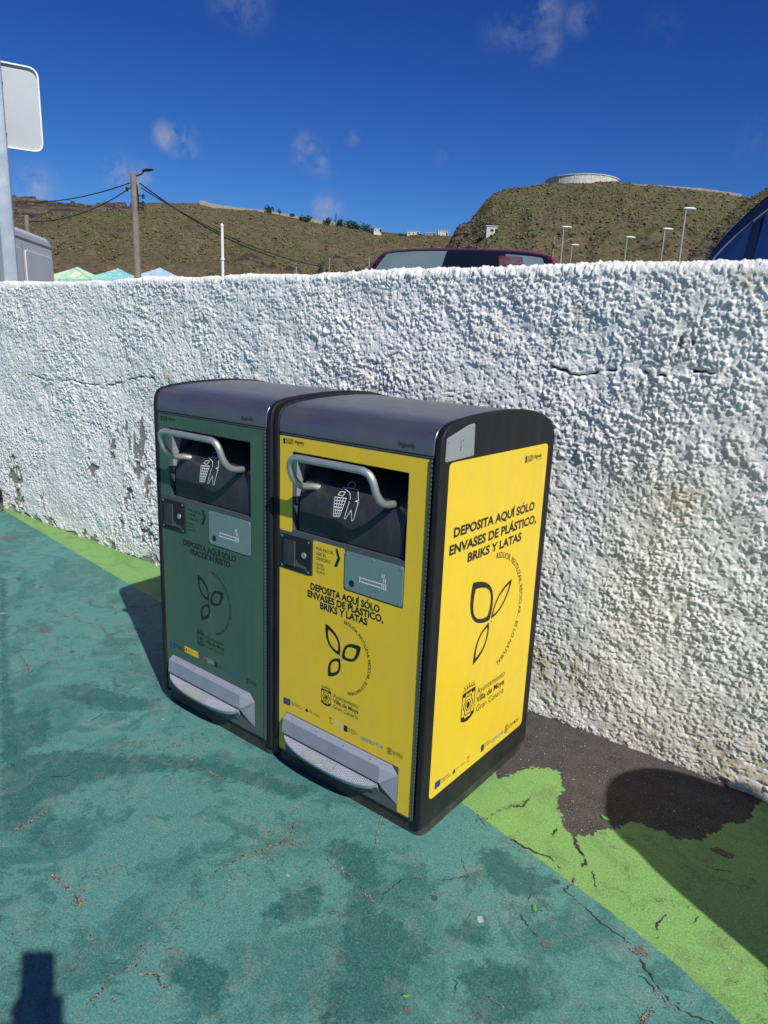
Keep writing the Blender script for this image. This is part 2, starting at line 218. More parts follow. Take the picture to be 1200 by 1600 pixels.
# ================================================================ setting
def nodes(m):
    m.use_nodes=True; nt=m.node_tree; return nt,nt.nodes.new,nt.links.new,nt.nodes['Principled BSDF']
def ramp(nt,fac,lo,hi,a=0.,b=1.,smooth=False):
    n=nt.nodes.new('ShaderNodeMapRange'); nt.links.new(fac,n.inputs[0]); n.inputs[1].default_value=lo; n.inputs[2].default_value=hi; n.inputs[3].default_value=a; n.inputs[4].default_value=b
    if smooth: n.interpolation_type='SMOOTHSTEP'
    return n.outputs[0]
def mixc(nt,fac,a,b,mode='MIX'):
    n=nt.nodes.new('ShaderNodeMix'); n.data_type='RGBA'; n.blend_type=mode
    for k,v in ((0,fac),(6,a),(7,b)):
        if isinstance(v,(int,float)): n.inputs[k].default_value=v
        elif isinstance(v,tuple): n.inputs[k].default_value=(*v,1)
        else: nt.links.new(v,n.inputs[k])
    return n.outputs[2]
def math_(nt,op,a,b=0.):
    n=nt.nodes.new('ShaderNodeMath'); n.operation=op
    for k,v in ((0,a),(1,b)):
        if isinstance(v,(int,float)): n.inputs[k].default_value=v
        else: nt.links.new(v,n.inputs[k])
    return n.outputs[0]
def noise(nt,vec,scale,detail=4,rough=.6,dist=0):
    n=nt.nodes.new('ShaderNodeTexNoise'); n.inputs['Scale'].default_value=scale; n.inputs['Detail'].default_value=detail; n.inputs['Roughness'].default_value=rough; n.inputs['Distortion'].default_value=dist
    nt.links.new(vec,n.inputs['Vector']); return n.outputs['Fac']
def attr(nt,name):
    n=nt.nodes.new('ShaderNodeAttribute'); n.attribute_name=name; return n.outputs['Fac']
# ---- painted pavement
def pavement_material():
    m=bpy.data.materials.new('painted_pavement'); nt,N,L,b=nodes(m)
    P=N('ShaderNodeTexCoord').outputs['Object']
    fine=noise(nt,P,420,3,.6); mid=noise(nt,P,34,6,.7); big=noise(nt,P,3.2,6,.62,.6); wob=noise(nt,P,60,3,.6); grit=noise(nt,P,900,2,.5)
    # teal paint, worn and blotchy
    teal=mixc(nt,ramp(nt,mid,.32,.70),TEAL1,TEAL2)
    st=math_(nt,'ADD',attr(nt,'d_stain'),ramp(nt,mid,0,1,-.05,.05)); st2=ramp(nt,st,.012,-.012)
    bigm=ramp(nt,big,.53,.60)
    b2_=noise(nt,P,7.5,7,.62,1.1); b3_=noise(nt,P,1.6,7,.6,.8); stain=math_(nt,'MAXIMUM',math_(nt,'MAXIMUM',math_(nt,'MULTIPLY',st2,1.0),math_(nt,'MULTIPLY',bigm,.70)),math_(nt,'MAXIMUM',math_(nt,'MULTIPLY',ramp(nt,b2_,.57,.61),.65),math_(nt,'MULTIPLY',ramp(nt,b3_,.52,.56),.5)))
    teal=mixc(nt,stain,teal,mixc(nt,ramp(nt,mid,.35,.7),TEALD,TEALD2))
    grey=noise(nt,P,9,7,.7,.8); teal=mixc(nt,ramp(nt,grey,.50,.72,0,.55),teal,(.19,.245,.215))
    sp=noise(nt,P,150,3,.75); teal=mixc(nt,ramp(nt,sp,.62,.70,0,.6),teal,(.30,.38,.34)); sp2=noise(nt,P,480,2,.7); teal=mixc(nt,ramp(nt,sp2,.60,.70,0,.55),teal,(.26,.36,.33)); teal=mixc(nt,ramp(nt,sp2,.40,.30,0,.6),teal,(.022,.085,.08))
    teal=mixc(nt,ramp(nt,sp,.33,.26,0,.6),teal,(.02,.06,.055))
    gr=noise(nt,P,190,3,.75)
    # green paint
    green=mixc(nt,ramp(nt,mid,.35,.72),GREEN1,GREEN2)
    gd=noise(nt,P,7,7,.7,.6); green=mixc(nt,ramp(nt,gd,.52,.70,0,.75),green,(.14,.19,.075)); green=mixc(nt,ramp(nt,noise(nt,P,3.5,7,.7,.9),.54,.62,0,.45),green,(.10,.25,.05)); green=mixc(nt,ramp(nt,noise(nt,P,15,6,.75,.5),.66,.72,0,.8),green,(.06,.08,.03)); green=mixc(nt,ramp(nt,noise(nt,P,6.3,7,.75,.5),.66,.74,0,.7),green,(.34,.36,.25))
    gd2=noise(nt,P,26,5,.7); green=mixc(nt,ramp(nt,gd2,.66,.76,0,.5),green,(.07,.12,.04))
    green=mixc(nt,ramp(nt,sp,.34,.27,0,.4),green,(.04,.09,.025)); green=mixc(nt,ramp(nt,sp2,.40,.30,0,.45),green,(.05,.13,.03)); green=mixc(nt,ramp(nt,sp2,.60,.70,0,.4),green,(.24,.46,.16))
    e=math_(nt,'ADD',attr(nt,'d_strip'),ramp(nt,wob,.2,.8,-.006,.006))
    paint=mixc(nt,ramp(nt,e,-.0015,.0015),teal,green)
    # bare asphalt
    aw=noise(nt,P,1500,2,.6); asp=mixc(nt,ramp(nt,noise(nt,P,190,3,.8),.42,.60),(.014,.012,.012),(.130,.118,.112))
    asp=mixc(nt,ramp(nt,noise(nt,P,12,5,.6),.4,.75,0,.6),asp,(.125,.115,.108))
    v=N('ShaderNodeTexVoronoi'); v.inputs['Scale'].default_value=150; L(P,v.inputs['Vector'])
    asp=mixc(nt,math_(nt,'MULTIPLY',ramp(nt,v.outputs['Distance'],.17,.10),ramp(nt,noise(nt,P,70,2,.5),.60,.64)),asp,(.62,.60,.55))
    bd=math_(nt,'ADD',attr(nt,'d_bare'),math_(nt,'ADD',ramp(nt,wob,.2,.8,-.014,.014),ramp(nt,noise(nt,P,14,4,.6),.2,.8,-.02,.02)))
    bare=ramp(nt,bd,.0015,-.0015)
    # worn pin holes and a net of hairline cracks that break the paint
    vc=N('ShaderNodeTexVoronoi'); vc.feature='DISTANCE_TO_EDGE'; vc.inputs['Scale'].default_value=2.6
    warp=N('ShaderNodeTexNoise'); warp.inputs['Scale'].default_value=7; warp.inputs['Detail'].default_value=7; warp.inputs['Roughness'].default_value=.7; L(P,warp.inputs['Vector'])
    sc=N('ShaderNodeVectorMath'); sc.operation='MULTIPLY_ADD'; L(warp.outputs['Color'],sc.inputs[0]); sc.inputs[1].default_value=(.42,.42,.42); L(P,sc.inputs[2]); L(sc.outputs[0],vc.inputs['Vector'])
    hair=math_(nt,'MULTIPLY',ramp(nt,vc.outputs['Distance'],.0075,.0015),ramp(nt,noise(nt,P,4.5,5,.7),.47,.56))
    gv=N('ShaderNodeHueSaturation'); L(paint,gv.inputs['Color']); L(ramp(nt,gr,.40,.60,.75,1.24),gv.inputs['Value']); paint=gv.outputs[0]
    gy=noise(nt,P,130,3,.7); paint=mixc(nt,ramp(nt,gy,.56,.68,0,.30),paint,(.30,.33,.30))
    col=mixc(nt,math_(nt,'MULTIPLY',hair,.8),paint,mixc(nt,ramp(nt,mid,.4,.6),(.06,.07,.055),(.36,.34,.27)))
    pin=noise(nt,P,38,7,.78); col=mixc(nt,ramp(nt,pin,.715,.74,0,.75),col,(.24,.19,.15))
    col=mixc(nt,bare,col,asp); L(col,b.inputs['Base Color'])
    L(ramp(nt,bare,0,1,.62,.92),b.inputs['Roughness']); b.inputs['Specular IOR Level'].default_value=.35
    h=math_(nt,'ADD',math_(nt,'MULTIPLY',fine,.35),math_(nt,'MULTIPLY',mid,.9)); h=math_(nt,'SUBTRACT',h,math_(nt,'MULTIPLY',hair,1.2)); h=math_(nt,'ADD',h,math_(nt,'MULTIPLY',math_(nt,'MULTIPLY',noise(nt,P,230,4,.7),bare),1.3)); h=math_(nt,'SUBTRACT',h,math_(nt,'MULTIPLY',bare,.9))
    h=math_(nt,'ADD',h,math_(nt,'MULTIPLY',sp,.5))
    bp=N('ShaderNodeBump'); bp.inputs['Strength'].default_value=.8; bp.inputs['Distance'].default_value=.0024; L(h,bp.inputs['Height']); L(bp.outputs[0],b.inputs['Normal'])
    return m
TEAL1=(.064,.216,.190); TEAL2=(.098,.272,.240); TEALD=(.018,.112,.100); TEALD2=(.036,.150,.134); GREEN1=(.185,.37,.100); GREEN2=(.215,.41,.125)
def pavement():
    xs=np.concatenate([[-900,-300,-100,-40,-20,-12,-9],np.linspace(-7,-3.2,76)[:-1],np.linspace(-3.2,1.4,461),[1.6,2,3,5,9,20,60,300,900]])
    ys=np.concatenate([[-900,-300,-80,-25,-10,-5,-3,-2],np.linspace(-1.6,1.0,237)])
    X,Y=np.meshgrid(xs,ys); Z=.0012*(fbm(X*2.3,Y*2.3,3)-.5)*np.clip(1-np.abs(X)/9,0,1)
    line=[(-60,9.4),(-4.67,.87),(-2.55,.625),(-2.16,.585),(-.02,.24),(.53,.12),(.74,.06),(.89,0.),(2.2,-.6),(40,-14)]
    d=segdist(X,Y,line); yl=np.interp(X,[p[0] for p in line],[p[1] for p in line]); d=np.where(Y>yl,d,-d)
    st=np.full(X.shape,9.)
    for p in STAINS: st=np.minimum(st,polysd(X,Y,p))
    V=np.stack([X,Y,Z],-1).reshape(-1,3)
    o=gridmesh('pavement',V,len(xs),len(ys),pavement_material(),{'d_strip':np.clip(d,-1,1),'d_bare':np.clip(polysd(X,Y,BARE),-1,1),'d_stain':np.clip(st,-1,1)})
    tag(o,kind='structure'); return o
pavement()
# ---- cracks and spots in the paint
def cracks():
    rnd=np.random.RandomState(4); v={0:([],[]),1:([],[])}
    for line,w,t in CRACKS:
        pts=[np.array(line[0])]
        for a,b in zip(line[:-1],line[1:]):
            a=np.array(a);b=np.array(b);n=max(2,int(np.hypot(*(b-a))/.006)); tdir=(b-a)/max(1e-6,np.hypot(*(b-a))); nn=np.array([-tdir[1],tdir[0]])
            for k in range(1,n+1): pts.append(a+(b-a)*k/n+(nn*rnd.normal(0,.0024 if k<n else .0006)))
        V,F=v[t]; n0=len(V); m=len(pts); wmul=1.0
        for i,p in enumerate(pts):
            q=pts[min(i+1,m-1)]-pts[max(i-1,0)]; q=q/max(1e-6,np.hypot(*q)); nn=np.array([-q[1],q[0]])
            wmul=np.clip(wmul+rnd.normal(0,.55),.12,1.6); e=min(1,(i+.3)/3,(m-i-.7)/3); ww=w*.42*wmul*e
            V.append((*(p+nn*ww*rnd.uniform(.6,1.2)),.0021)); V.append((*(p-nn*ww*rnd.uniform(.6,1.2)),.0021))
            if i: k=n0+2*i; F.append((k-2,k-1,k+1,k))
        if t==1 and w>.0055:               # crumbs of broken paint beside the wide ones
            for i in range(int(m*w*190)):
                p=pts[rnd.randint(m)]+rnd.normal(0,w*.75,2); r=rnd.uniform(.001,.0028); k=len(V); n=6
                for j in range(n): a=j/n*6.283; V.append((p[0]+r*math.cos(a)*rnd.uniform(.6,1.3),p[1]+r*math.sin(a)*rnd.uniform(.6,1.3),.0023))
                F.append(tuple(range(k,k+n)))
    dark=mat('crack_dark',(.018,.018,.016),.95,col2=(.05,.047,.04),nscale=90)
    bei=mat('crack_crumbled',(.36,.34,.27),.95,col2=(.050,.050,.042),nscale=210,nlo=.42,nhi=.54,bump=1,bscale=600)
    for t,mm,nm in ((0,dark,'dark_crack'),(1,bei,'crumbled_crack')):
        o=mk(nm,v[t][0],v[t][1],mm); tag(o,kind='stuff')
        o['label']=['fine dark cracks running through the painted pavement','crumbled brown cracks where the teal paint has broken away'][t]; o['category']='crack'
    brown=mat('spot_brown',(.11,.088,.070),.95,col2=(.19,.17,.14),nscale=220,nlo=.4,nhi=.6,bump=1,bscale=500)
    pale=mat('spot_pale',(.52,.56,.50),.9,col2=(.22,.32,.29),nscale=160,nlo=.35,nhi=.6); wet=mat('spot_wet',(.025,.085,.082),.5,col2=(.035,.12,.11),nscale=50)
    V={0:([],[]),1:([],[]),2:([],[])}
    for x,y,r,t in SPOTS:
        v_,f_=V[t]; k=len(v_); n=40; ph=rnd.uniform(0,9)
        for j in range(n):
            a=j/n*6.283; rr=r*(.72+1.5*(fbm(np.array([math.cos(a)*1.9+ph]),np.array([math.sin(a)*1.9]),9)[0]-.5)*(1.0 if r>.018 else .5)+rnd.normal(0,.05))
            v_.append((x+rr*math.cos(a)*(1.25 if r>.02 else 1),y+rr*math.sin(a)*(.62 if r>.02 else .9),.0016))
        f_.append(tuple(range(k,k+n)))
    for t,mm,nm,lb in ((0,brown,'worn_spot','brown worn spots in the painted pavement'),(1,pale,'pale_splash','small pale splashes dried on the pavement'),(2,wet,'damp_spot','dark round drip marks on the teal pavement')):
        o=mk(nm,V[t][0],V[t][1],mm); tag(o,lb,'ground mark',kind='stuff')
cracks()
# ---- stucco wall
def wall():
    x=np.concatenate([np.linspace(-16,-6.2,99)[:-1],np.arange(-6.2,-3.6,.0068),np.arange(-3.6,-1.5,.0048),np.arange(-1.5,1.15,.0033),np.linspace(1.15,7,90)])
    # profile from the foot, up the front, over the top and down the back
    z=np.arange(-.06,WH-.03,.0034); prof=[(0.,a,-1.,0.) for a in z]; rr=.03
    for k in range(1,9):
        a=k/8*math.pi/2; prof.append((rr-rr*math.cos(a),WH-rr+rr*math.sin(a),-math.cos(a),math.sin(a)))
    for yy in np.arange(.04,.20,.012): prof.append((yy,WH,0,1))
    for k in range(0,5):
        a=k/4*math.pi/2; prof.append((.21+rr*math.sin(a),WH-rr+rr*math.cos(a),math.sin(a),math.cos(a)))
    for a in (1.5,1.2,.9,.6): prof.append((.24,a,1,0))
    pr=np.array(prof); s=np.concatenate([[0],np.cumsum(np.hypot(np.diff(pr[:,0]),np.diff(pr[:,1])))])-.06
    X,S=np.meshgrid(x,s); PY=np.repeat(pr[:,0:1],len(x),1); PZ=np.repeat(pr[:,1:2],len(x),1); NY=np.repeat(pr[:,2:3],len(x),1); NZ=np.repeat(pr[:,3:4],len(x),1)
    wx=X+.012*(fbm(X/.02,S/.02,11,3)-.5); ws=S+.012*(fbm(X/.02,S/.02,12,3)-.5)
    d1,i1=worley(wx/.0112,ws/.0096,1); d2,i2=worley(wx/.0070+7,ws/.0064,2); d3,i3=worley(wx/.023,ws/.019,3)
    b1=np.sqrt(np.clip(1-(d1/.66)**2,0,1))*(.25+.75*i1); b2=np.sqrt(np.clip(1-(d2/.75)**2,0,1))*(.3+.7*i2); b3=np.sqrt(np.clip(1-(d3/.62)**2,0,1))*i3
    cov=sstep(.27,.40,fbm(X/.11,S/.10,21,4)); cov2=sstep(.60,.68,fbm(X/.045,S/.045,25,3))
    rough=.55+.75*sstep(.35,.65,fbm(X/.32,S/.30,27,3)); hgt=(.0054*b1+.0034*b2+.0052*b3)*(.22+.78*cov)*(1-.6*cov2)*rough-.0045*sstep(.60,.72,fbm(X/.012,S/.011,29,2))
    hgt+=.012*(fbm(X/.060,S/.060,31,5,.55)-.5)+.030*(fbm(X/.5,S/.4,41,3)-.5)
    bare=np.zeros(X.shape)
    for cx,cz,r in WDARK:
        dd=np.hypot((X-cx)/1.0,(PZ-cz)/1.25)/r; bare=np.maximum(bare,(1.1-dd)+4.2*(fbm(X/.030,PZ/.045,51,5,.6)-.5))
    foot=(.10-PZ)/.10+2.2*(fbm(X/.07,PZ/.05,53,4)-.55)-.35; bare=np.maximum(bare,foot*np.where(X<-.9,1,.55))
    hb=sstep(.35,.6,bare); hgt=hgt*(1-.8*hb)-.005*hb
    crk=np.zeros(X.shape)
    for ln in WCRACK:
        ln2=[ln[0]]
        for a,b in zip(ln[:-1],ln[1:]): ln2+= [((a[0]+b[0])/2,(a[1]+b[1])/2+random.uniform(-.008,.008)),b]
        crk=np.maximum(crk,1-segdist(X+.012*(fbm(X/.02,S/.02,61,2)-.5),PZ+.02*(fbm(X/.03,S/.02,62,2)-.5),ln2)/.0075)
    crk=np.clip(crk,0,1)*sstep(.34,.46,fbm(X/.06,S/.06,63,2)); hgt-=.020*crk
    yel=np.zeros(X.shape)
    for cx,cz,r in WYEL: yel=np.maximum(yel,1-np.hypot((X-cx)/1.3,PZ-cz)/r)
    yel=np.clip(yel,0,1)
    wav=.012*np.sin(X*1.9+.5)+.010*(fbm(X/.9,X*0,71,2)-.5); ZT=.012*(fbm(X/.35,X*0,73,3)-.5)*(S>1.2)
    jit=.0010*(fbm(X/.008,S/.008,81,1)-.5)
    V=np.stack([X+jit*2,.926+PY+NY*hgt+wav*.5,PZ+NZ*hgt+ZT*sstep(.9,1.7,PZ)],-1).reshape(-1,3)
    m=bpy.data.materials.new('white_stucco'); nt,N,L,b=nodes(m); P=N('ShaderNodeTexCoord').outputs['Object']
    c=mixc(nt,ramp(nt,noise(nt,P,2.2,5,.6),.35,.7),(.92,.91,.875),(.90,.88,.825))
    c=mixc(nt,ramp(nt,noise(nt,P,38,4,.7),.58,.76,0,.4),c,(.66,.65,.58))
    sep=N('ShaderNodeSeparateXYZ'); L(P,sep.inputs[0])
    lowm=math_(nt,'MULTIPLY',ramp(nt,sep.outputs['Z'],.75,.0),ramp(nt,noise(nt,P,5,6,.65),.40,.66)); c=mixc(nt,math_(nt,'MULTIPLY',lowm,.5),c,(.62,.59,.47))
    yn=math_(nt,'MULTIPLY',attr(nt,'d_yel'),ramp(nt,noise(nt,P,30,5,.7),.42,.60)); c=mixc(nt,math_(nt,'MULTIPLY',yn,1.0),c,(.62,.52,.28))
    blk=noise(nt,P,26,7,.8); c=mixc(nt,math_(nt,'MULTIPLY',ramp(nt,blk,.655,.70),.8),c,(.12,.125,.12)); c=mixc(nt,ramp(nt,noise(nt,P,4.5,7,.75),.56,.70,0,.38),c,(.58,.57,.50))  # black specks paint the shade of small pits into the stucco colour
    bn=math_(nt,'ADD',attr(nt,'d_wbare'),ramp(nt,noise(nt,P,110,4,.7),.2,.8,-.35,.35)); bm_=ramp(nt,bn,.36,.50)
    stone=mixc(nt,ramp(nt,noise(nt,P,90,5,.7),.35,.65),(.060,.056,.052),(.22,.20,.17)); c=mixc(nt,math_(nt,'MULTIPLY',bm_,.78),c,stone)
    c=mixc(nt,ramp(nt,attr(nt,'d_wcrk'),.45,.8),c,(.03,.03,.035))
    L(c,b.inputs['Base Color']); b.inputs['Roughness'].default_value=1.0; b.inputs['Specular IOR Level'].default_value=.08
    bp=N('ShaderNodeBump'); bp.inputs['Strength'].default_value=1.0; bp.inputs['Distance'].default_value=.004
    L(math_(nt,'ADD',noise(nt,P,300,3,.7),noise(nt,P,130,3,.6)),bp.inputs['Height']); L(bp.outputs[0],b.inputs['Normal'])
    o=gridmesh('boundary_wall',V,len(x),len(s),m,{'d_wbare':np.clip(bare,-2,2),'d_wcrk':crk,'d_yel':yel})
    tag(o,'rough white stucco wall running behind both bins','wall')
WH=1.728
wall()
# ---- ground beyond the wall
LOT=.70
lotm=mat('lot_asphalt',(.06,.058,.055),.9,col2=(.085,.08,.075),nscale=3)
xs=np.array([-1500,-400,-120,-40,-10,10,40,150,1500.]); ys=np.array([1.16,4,10,30,80,200,500,1500.]); X,Y=np.meshgrid(xs,ys)
tag(gridmesh('parking_lot',np.stack([X,Y,np.full(X.shape,LOT)],-1).reshape(-1,3),len(xs),len(ys),lotm),kind='structure')
# ---- hills
def hillmat(name,c):
    m=bpy.data.materials.new(name); nt,N,L,b=nodes(m); P=N('ShaderNodeTexCoord').outputs['Object']
    soil=mixc(nt,ramp(nt,noise(nt,P,.016,6,.65),.35,.65),c[0],c[1])
    soil=mixc(nt,ramp(nt,noise(nt,P,.035,8,.75),.50,.60,0,.85),soil,c[2])
    v=noise(nt,P,.50,6,.85); soil=mixc(nt,ramp(nt,v,.48,.56,0,.85),soil,c[3])
    v2=noise(nt,P,1.1,4,.85); soil=mixc(nt,ramp(nt,v2,.54,.60,0,.9),soil,c[4])
    soil=mixc(nt,ramp(nt,noise(nt,P,.60,5,.85),.60,.68,0,.75),soil,(.33,.28,.20))
    mp=N('ShaderNodeMapping'); mp.inputs['Scale'].default_value=(.03,.03,.35); L(P,mp.inputs[0])
    rk=mixc(nt,ramp(nt,noise(nt,mp.outputs[0],1.6,7,.75),.38,.62),(.022,.018,.017),(.17,.13,.10))  # bare rock; its dark end also paints cave and spur cliff shade
    soil=mixc(nt,ramp(nt,noise(nt,P,.09,7,.8),.55,.62,0,.6),soil,(.060,.052,.032))
    soil=mixc(nt,ramp(nt,math_(nt,'ADD',attr(nt,'d_rock'),ramp(nt,noise(nt,P,.12,5,.7),.2,.8,-.5,.5)),.38,.55),soil,rk)
    L(soil,b.inputs['Base Color']); b.inputs['Roughness'].default_value=.95; b.inputs['Specular IOR Level'].default_value=.15
    bp=N('ShaderNodeBump'); bp.inputs['Strength'].default_value=.9; bp.inputs['Distance'].default_value=1.0; L(math_(nt,'ADD',noise(nt,P,.5,5,.8),noise(nt,P,.12,5,.7)),bp.inputs['Height']); L(bp.outputs[0],b.inputs['Normal'])
    return m
HSURF={}
def hill(name,crest,dc,db,nu,nv,m,rocks,pw=1.15,seed=0,amp=1.0):
    px=np.linspace(crest[0][0],crest[-1][0],nu); py=np.interp(px,[c[0] for c in crest],[c[1] for c in crest])
    dcs=np.interp(px,[c[0] for c in crest],[c[2] if len(c)>2 else dc for c in crest])
    C3=np.array([at(a,b,d) for a,b,d in zip(px,py,dcs)]); az=np.arctan2(C3[:,0]-CAMP[0],C3[:,1]-CAMP[1])
    t=np.concatenate([np.linspace(0,1,nv),[1.05,1.2,1.5,2.2]])
    A,T=np.meshgrid(az,t); ZC=np.repeat(C3[None,:,2],len(t),0); DC=np.repeat(dcs[None,:],len(t),0); D=db+(DC-db)*T
    X=CAMP[0]+D*np.sin(A); Y=CAMP[1]+D*np.cos(A); s=np.clip(T,0,1)
    Z=LOT-.5+(ZC-LOT+.5)*s**pw; edge=np.clip(s*6,0,1)*np.clip((1-s)*9+.12,0,1)
    arc=A*220; gul=np.abs(fbm(arc/26,T*1.4,seed+1,4)-.5)*2
    Z+=edge*amp*((gul-.35)*(-15)*s*(1-s)*2.2+9*(fbm(X/38,Y/38,seed+2,5)-.5)+1.6*(fbm(X/5,Y/5,seed+3,3)-.5))
    Z=np.where(T>1,ZC-(T-1)*26,Z)
    rock=np.zeros(X.shape)
    PX=np.repeat(px[None,:],len(t),0)
    for x0,x1,t0,t1,st in rocks:
        w=sstep(x0,x0+.12*(x1-x0),PX)*sstep(x1,x1-.12*(x1-x0),PX)*sstep(t0,t0+.25*(t1-t0),T)*sstep(t1,t1-.2*(t1-t0),T); rock=np.maximum(rock,w*st)
    Z+=rock*amp*4.5*(np.floor(fbm(X/16,Y/16,seed+8,4)*9)/9-.5)*2
    HSURF[name]=(px,t,X,Y,Z,rock)
    o=gridmesh(name,np.stack([X,Y,Z],-1).reshape(-1,3),nu,len(t),m,{'d_rock':rock}); tag(o,kind='structure'); return o
OL=((.125,.108,.050),(.205,.140,.095),(.120,.118,.045),(.070,.072,.030),(.050,.050,.026))
LC=[(-260,330),(-120,322),(0,317),(60,313),(110,315),(160,318),(200,319),(240,316),(300,316),(315,317),(335,323),(380,329),(420,333),(470,342),(500,348),(540,353),(580,360),(620,364),(660,367),(700,368),(740,372),(790,382)]
RC=[(672,402,330),(690,392,335),(703,375,340),(712,362,345),(724,352,350),(740,337,360),(756,318,370),(772,303,378),(790,297,384),(820,294,388),(850,290,392),(900,288,395),(960,288,398),(1010,291,400),(1060,294,402),(1100,297,405),(1140,303,408),(1180,309,412),(1260,318,420),(1500,330,440)]
SC_=[(1020,442,90),(1050,428,96),(1075,408,104),(1090,388,112),(1100,374,118),(1112,360,124),(1130,342,132),(1150,326,140),(1170,312,148),(1190,298,156),(1210,290,160),(1300,262,170),(1500,235,180)]
hill('ridge_hill',LC,450,110,520,150,hillmat('ridge_scrub',OL),[(-260,245,.74,1.02,1.3),(60,235,.86,.97,1.5),(505,650,.50,.60,.95),(490,600,.30,.44,.9),(110,340,.55,.66,.5),(330,480,.36,.46,.6)],1.25,3,1.3)
hill('right_hill',RC,390,120,420,150,hillmat('hill_scrub',((.120,.106,.050),(.195,.138,.088),(.115,.115,.045),(.070,.074,.030),(.048,.050,.024))),[(680,740,.86,1.02,.9),(720,800,.55,.85,.35),(960,1200,.30,.55,.35)],1.1,13,1.1)
hill('hill_spur',SC_,150,60,240,110,hillmat('spur_scrub',((.130,.118,.055),(.155,.125,.068),(.105,.110,.042),(.070,.078,.030),(.045,.050,.022))),[(1030,1130,.35,.97,1.0)],1.0,23,.35)
# ---- low scrub bushes on the hillsides (uncountable)
def scrub():
    rnd=np.random.RandomState(5); base=[]
    for k in range(5):
        bm=bmesh.new(); bmesh.ops.create_icosphere(bm,subdivisions=1,radius=1)
        vs=np.array([v.co[:] for v in bm.verts])*rnd.uniform(.6,1.3,(len(bm.verts),1)); vs[:,2]*=.7; fs=[[v.index for v in f.verts] for f in bm.faces]; bm.free(); base.append((vs,np.array(fs)))
    for nm,cnt,sc_,col in (('ridge_hill',11000,.62,(.070,.075,.032)),('right_hill',10000,.58,(.070,.078,.034)),('hill_spur',3000,.28,(.065,.075,.03))):
        px,t,X,Y,Z,rock=HSURF[nm]; V=[];F=[];n0=0
        for i in range(cnt):
            u=rnd.randint(X.shape[1]); w=int((len(t)-5)*rnd.uniform(.22,1)**.7)
            if rock[w,u]>.5 and rnd.rand()<.7: continue
            b,f=base[rnd.randint(5)]; s=sc_*rnd.uniform(.4,1.25)
            V.append(b*s+np.array([X[w,u]+rnd.uniform(-1,1)*sc_,Y[w,u]+rnd.uniform(-1,1)*sc_,Z[w,u]+.1*s])); F.append(f+n0); n0+=len(b)
        m=mat(nm+'_bush',col,.95,col2=(col[0]*2.2,col[1]*1.9,col[2]*1.8),nscale=.35,nlo=.4,nhi=.6)
        o=mk(nm.replace('_hill','').replace('hill_','')+'_scrub',np.concatenate(V),[tuple(map(int,q)) for q in np.concatenate(F)],m,smooth=False); tag(o,'low olive green scrub scattered over the '+{'ridge_hill':'long left ridge','right_hill':'steep right hill','hill_spur':'nearest spur at the right edge'}[nm],'scrub',kind='stuff')
scrub()
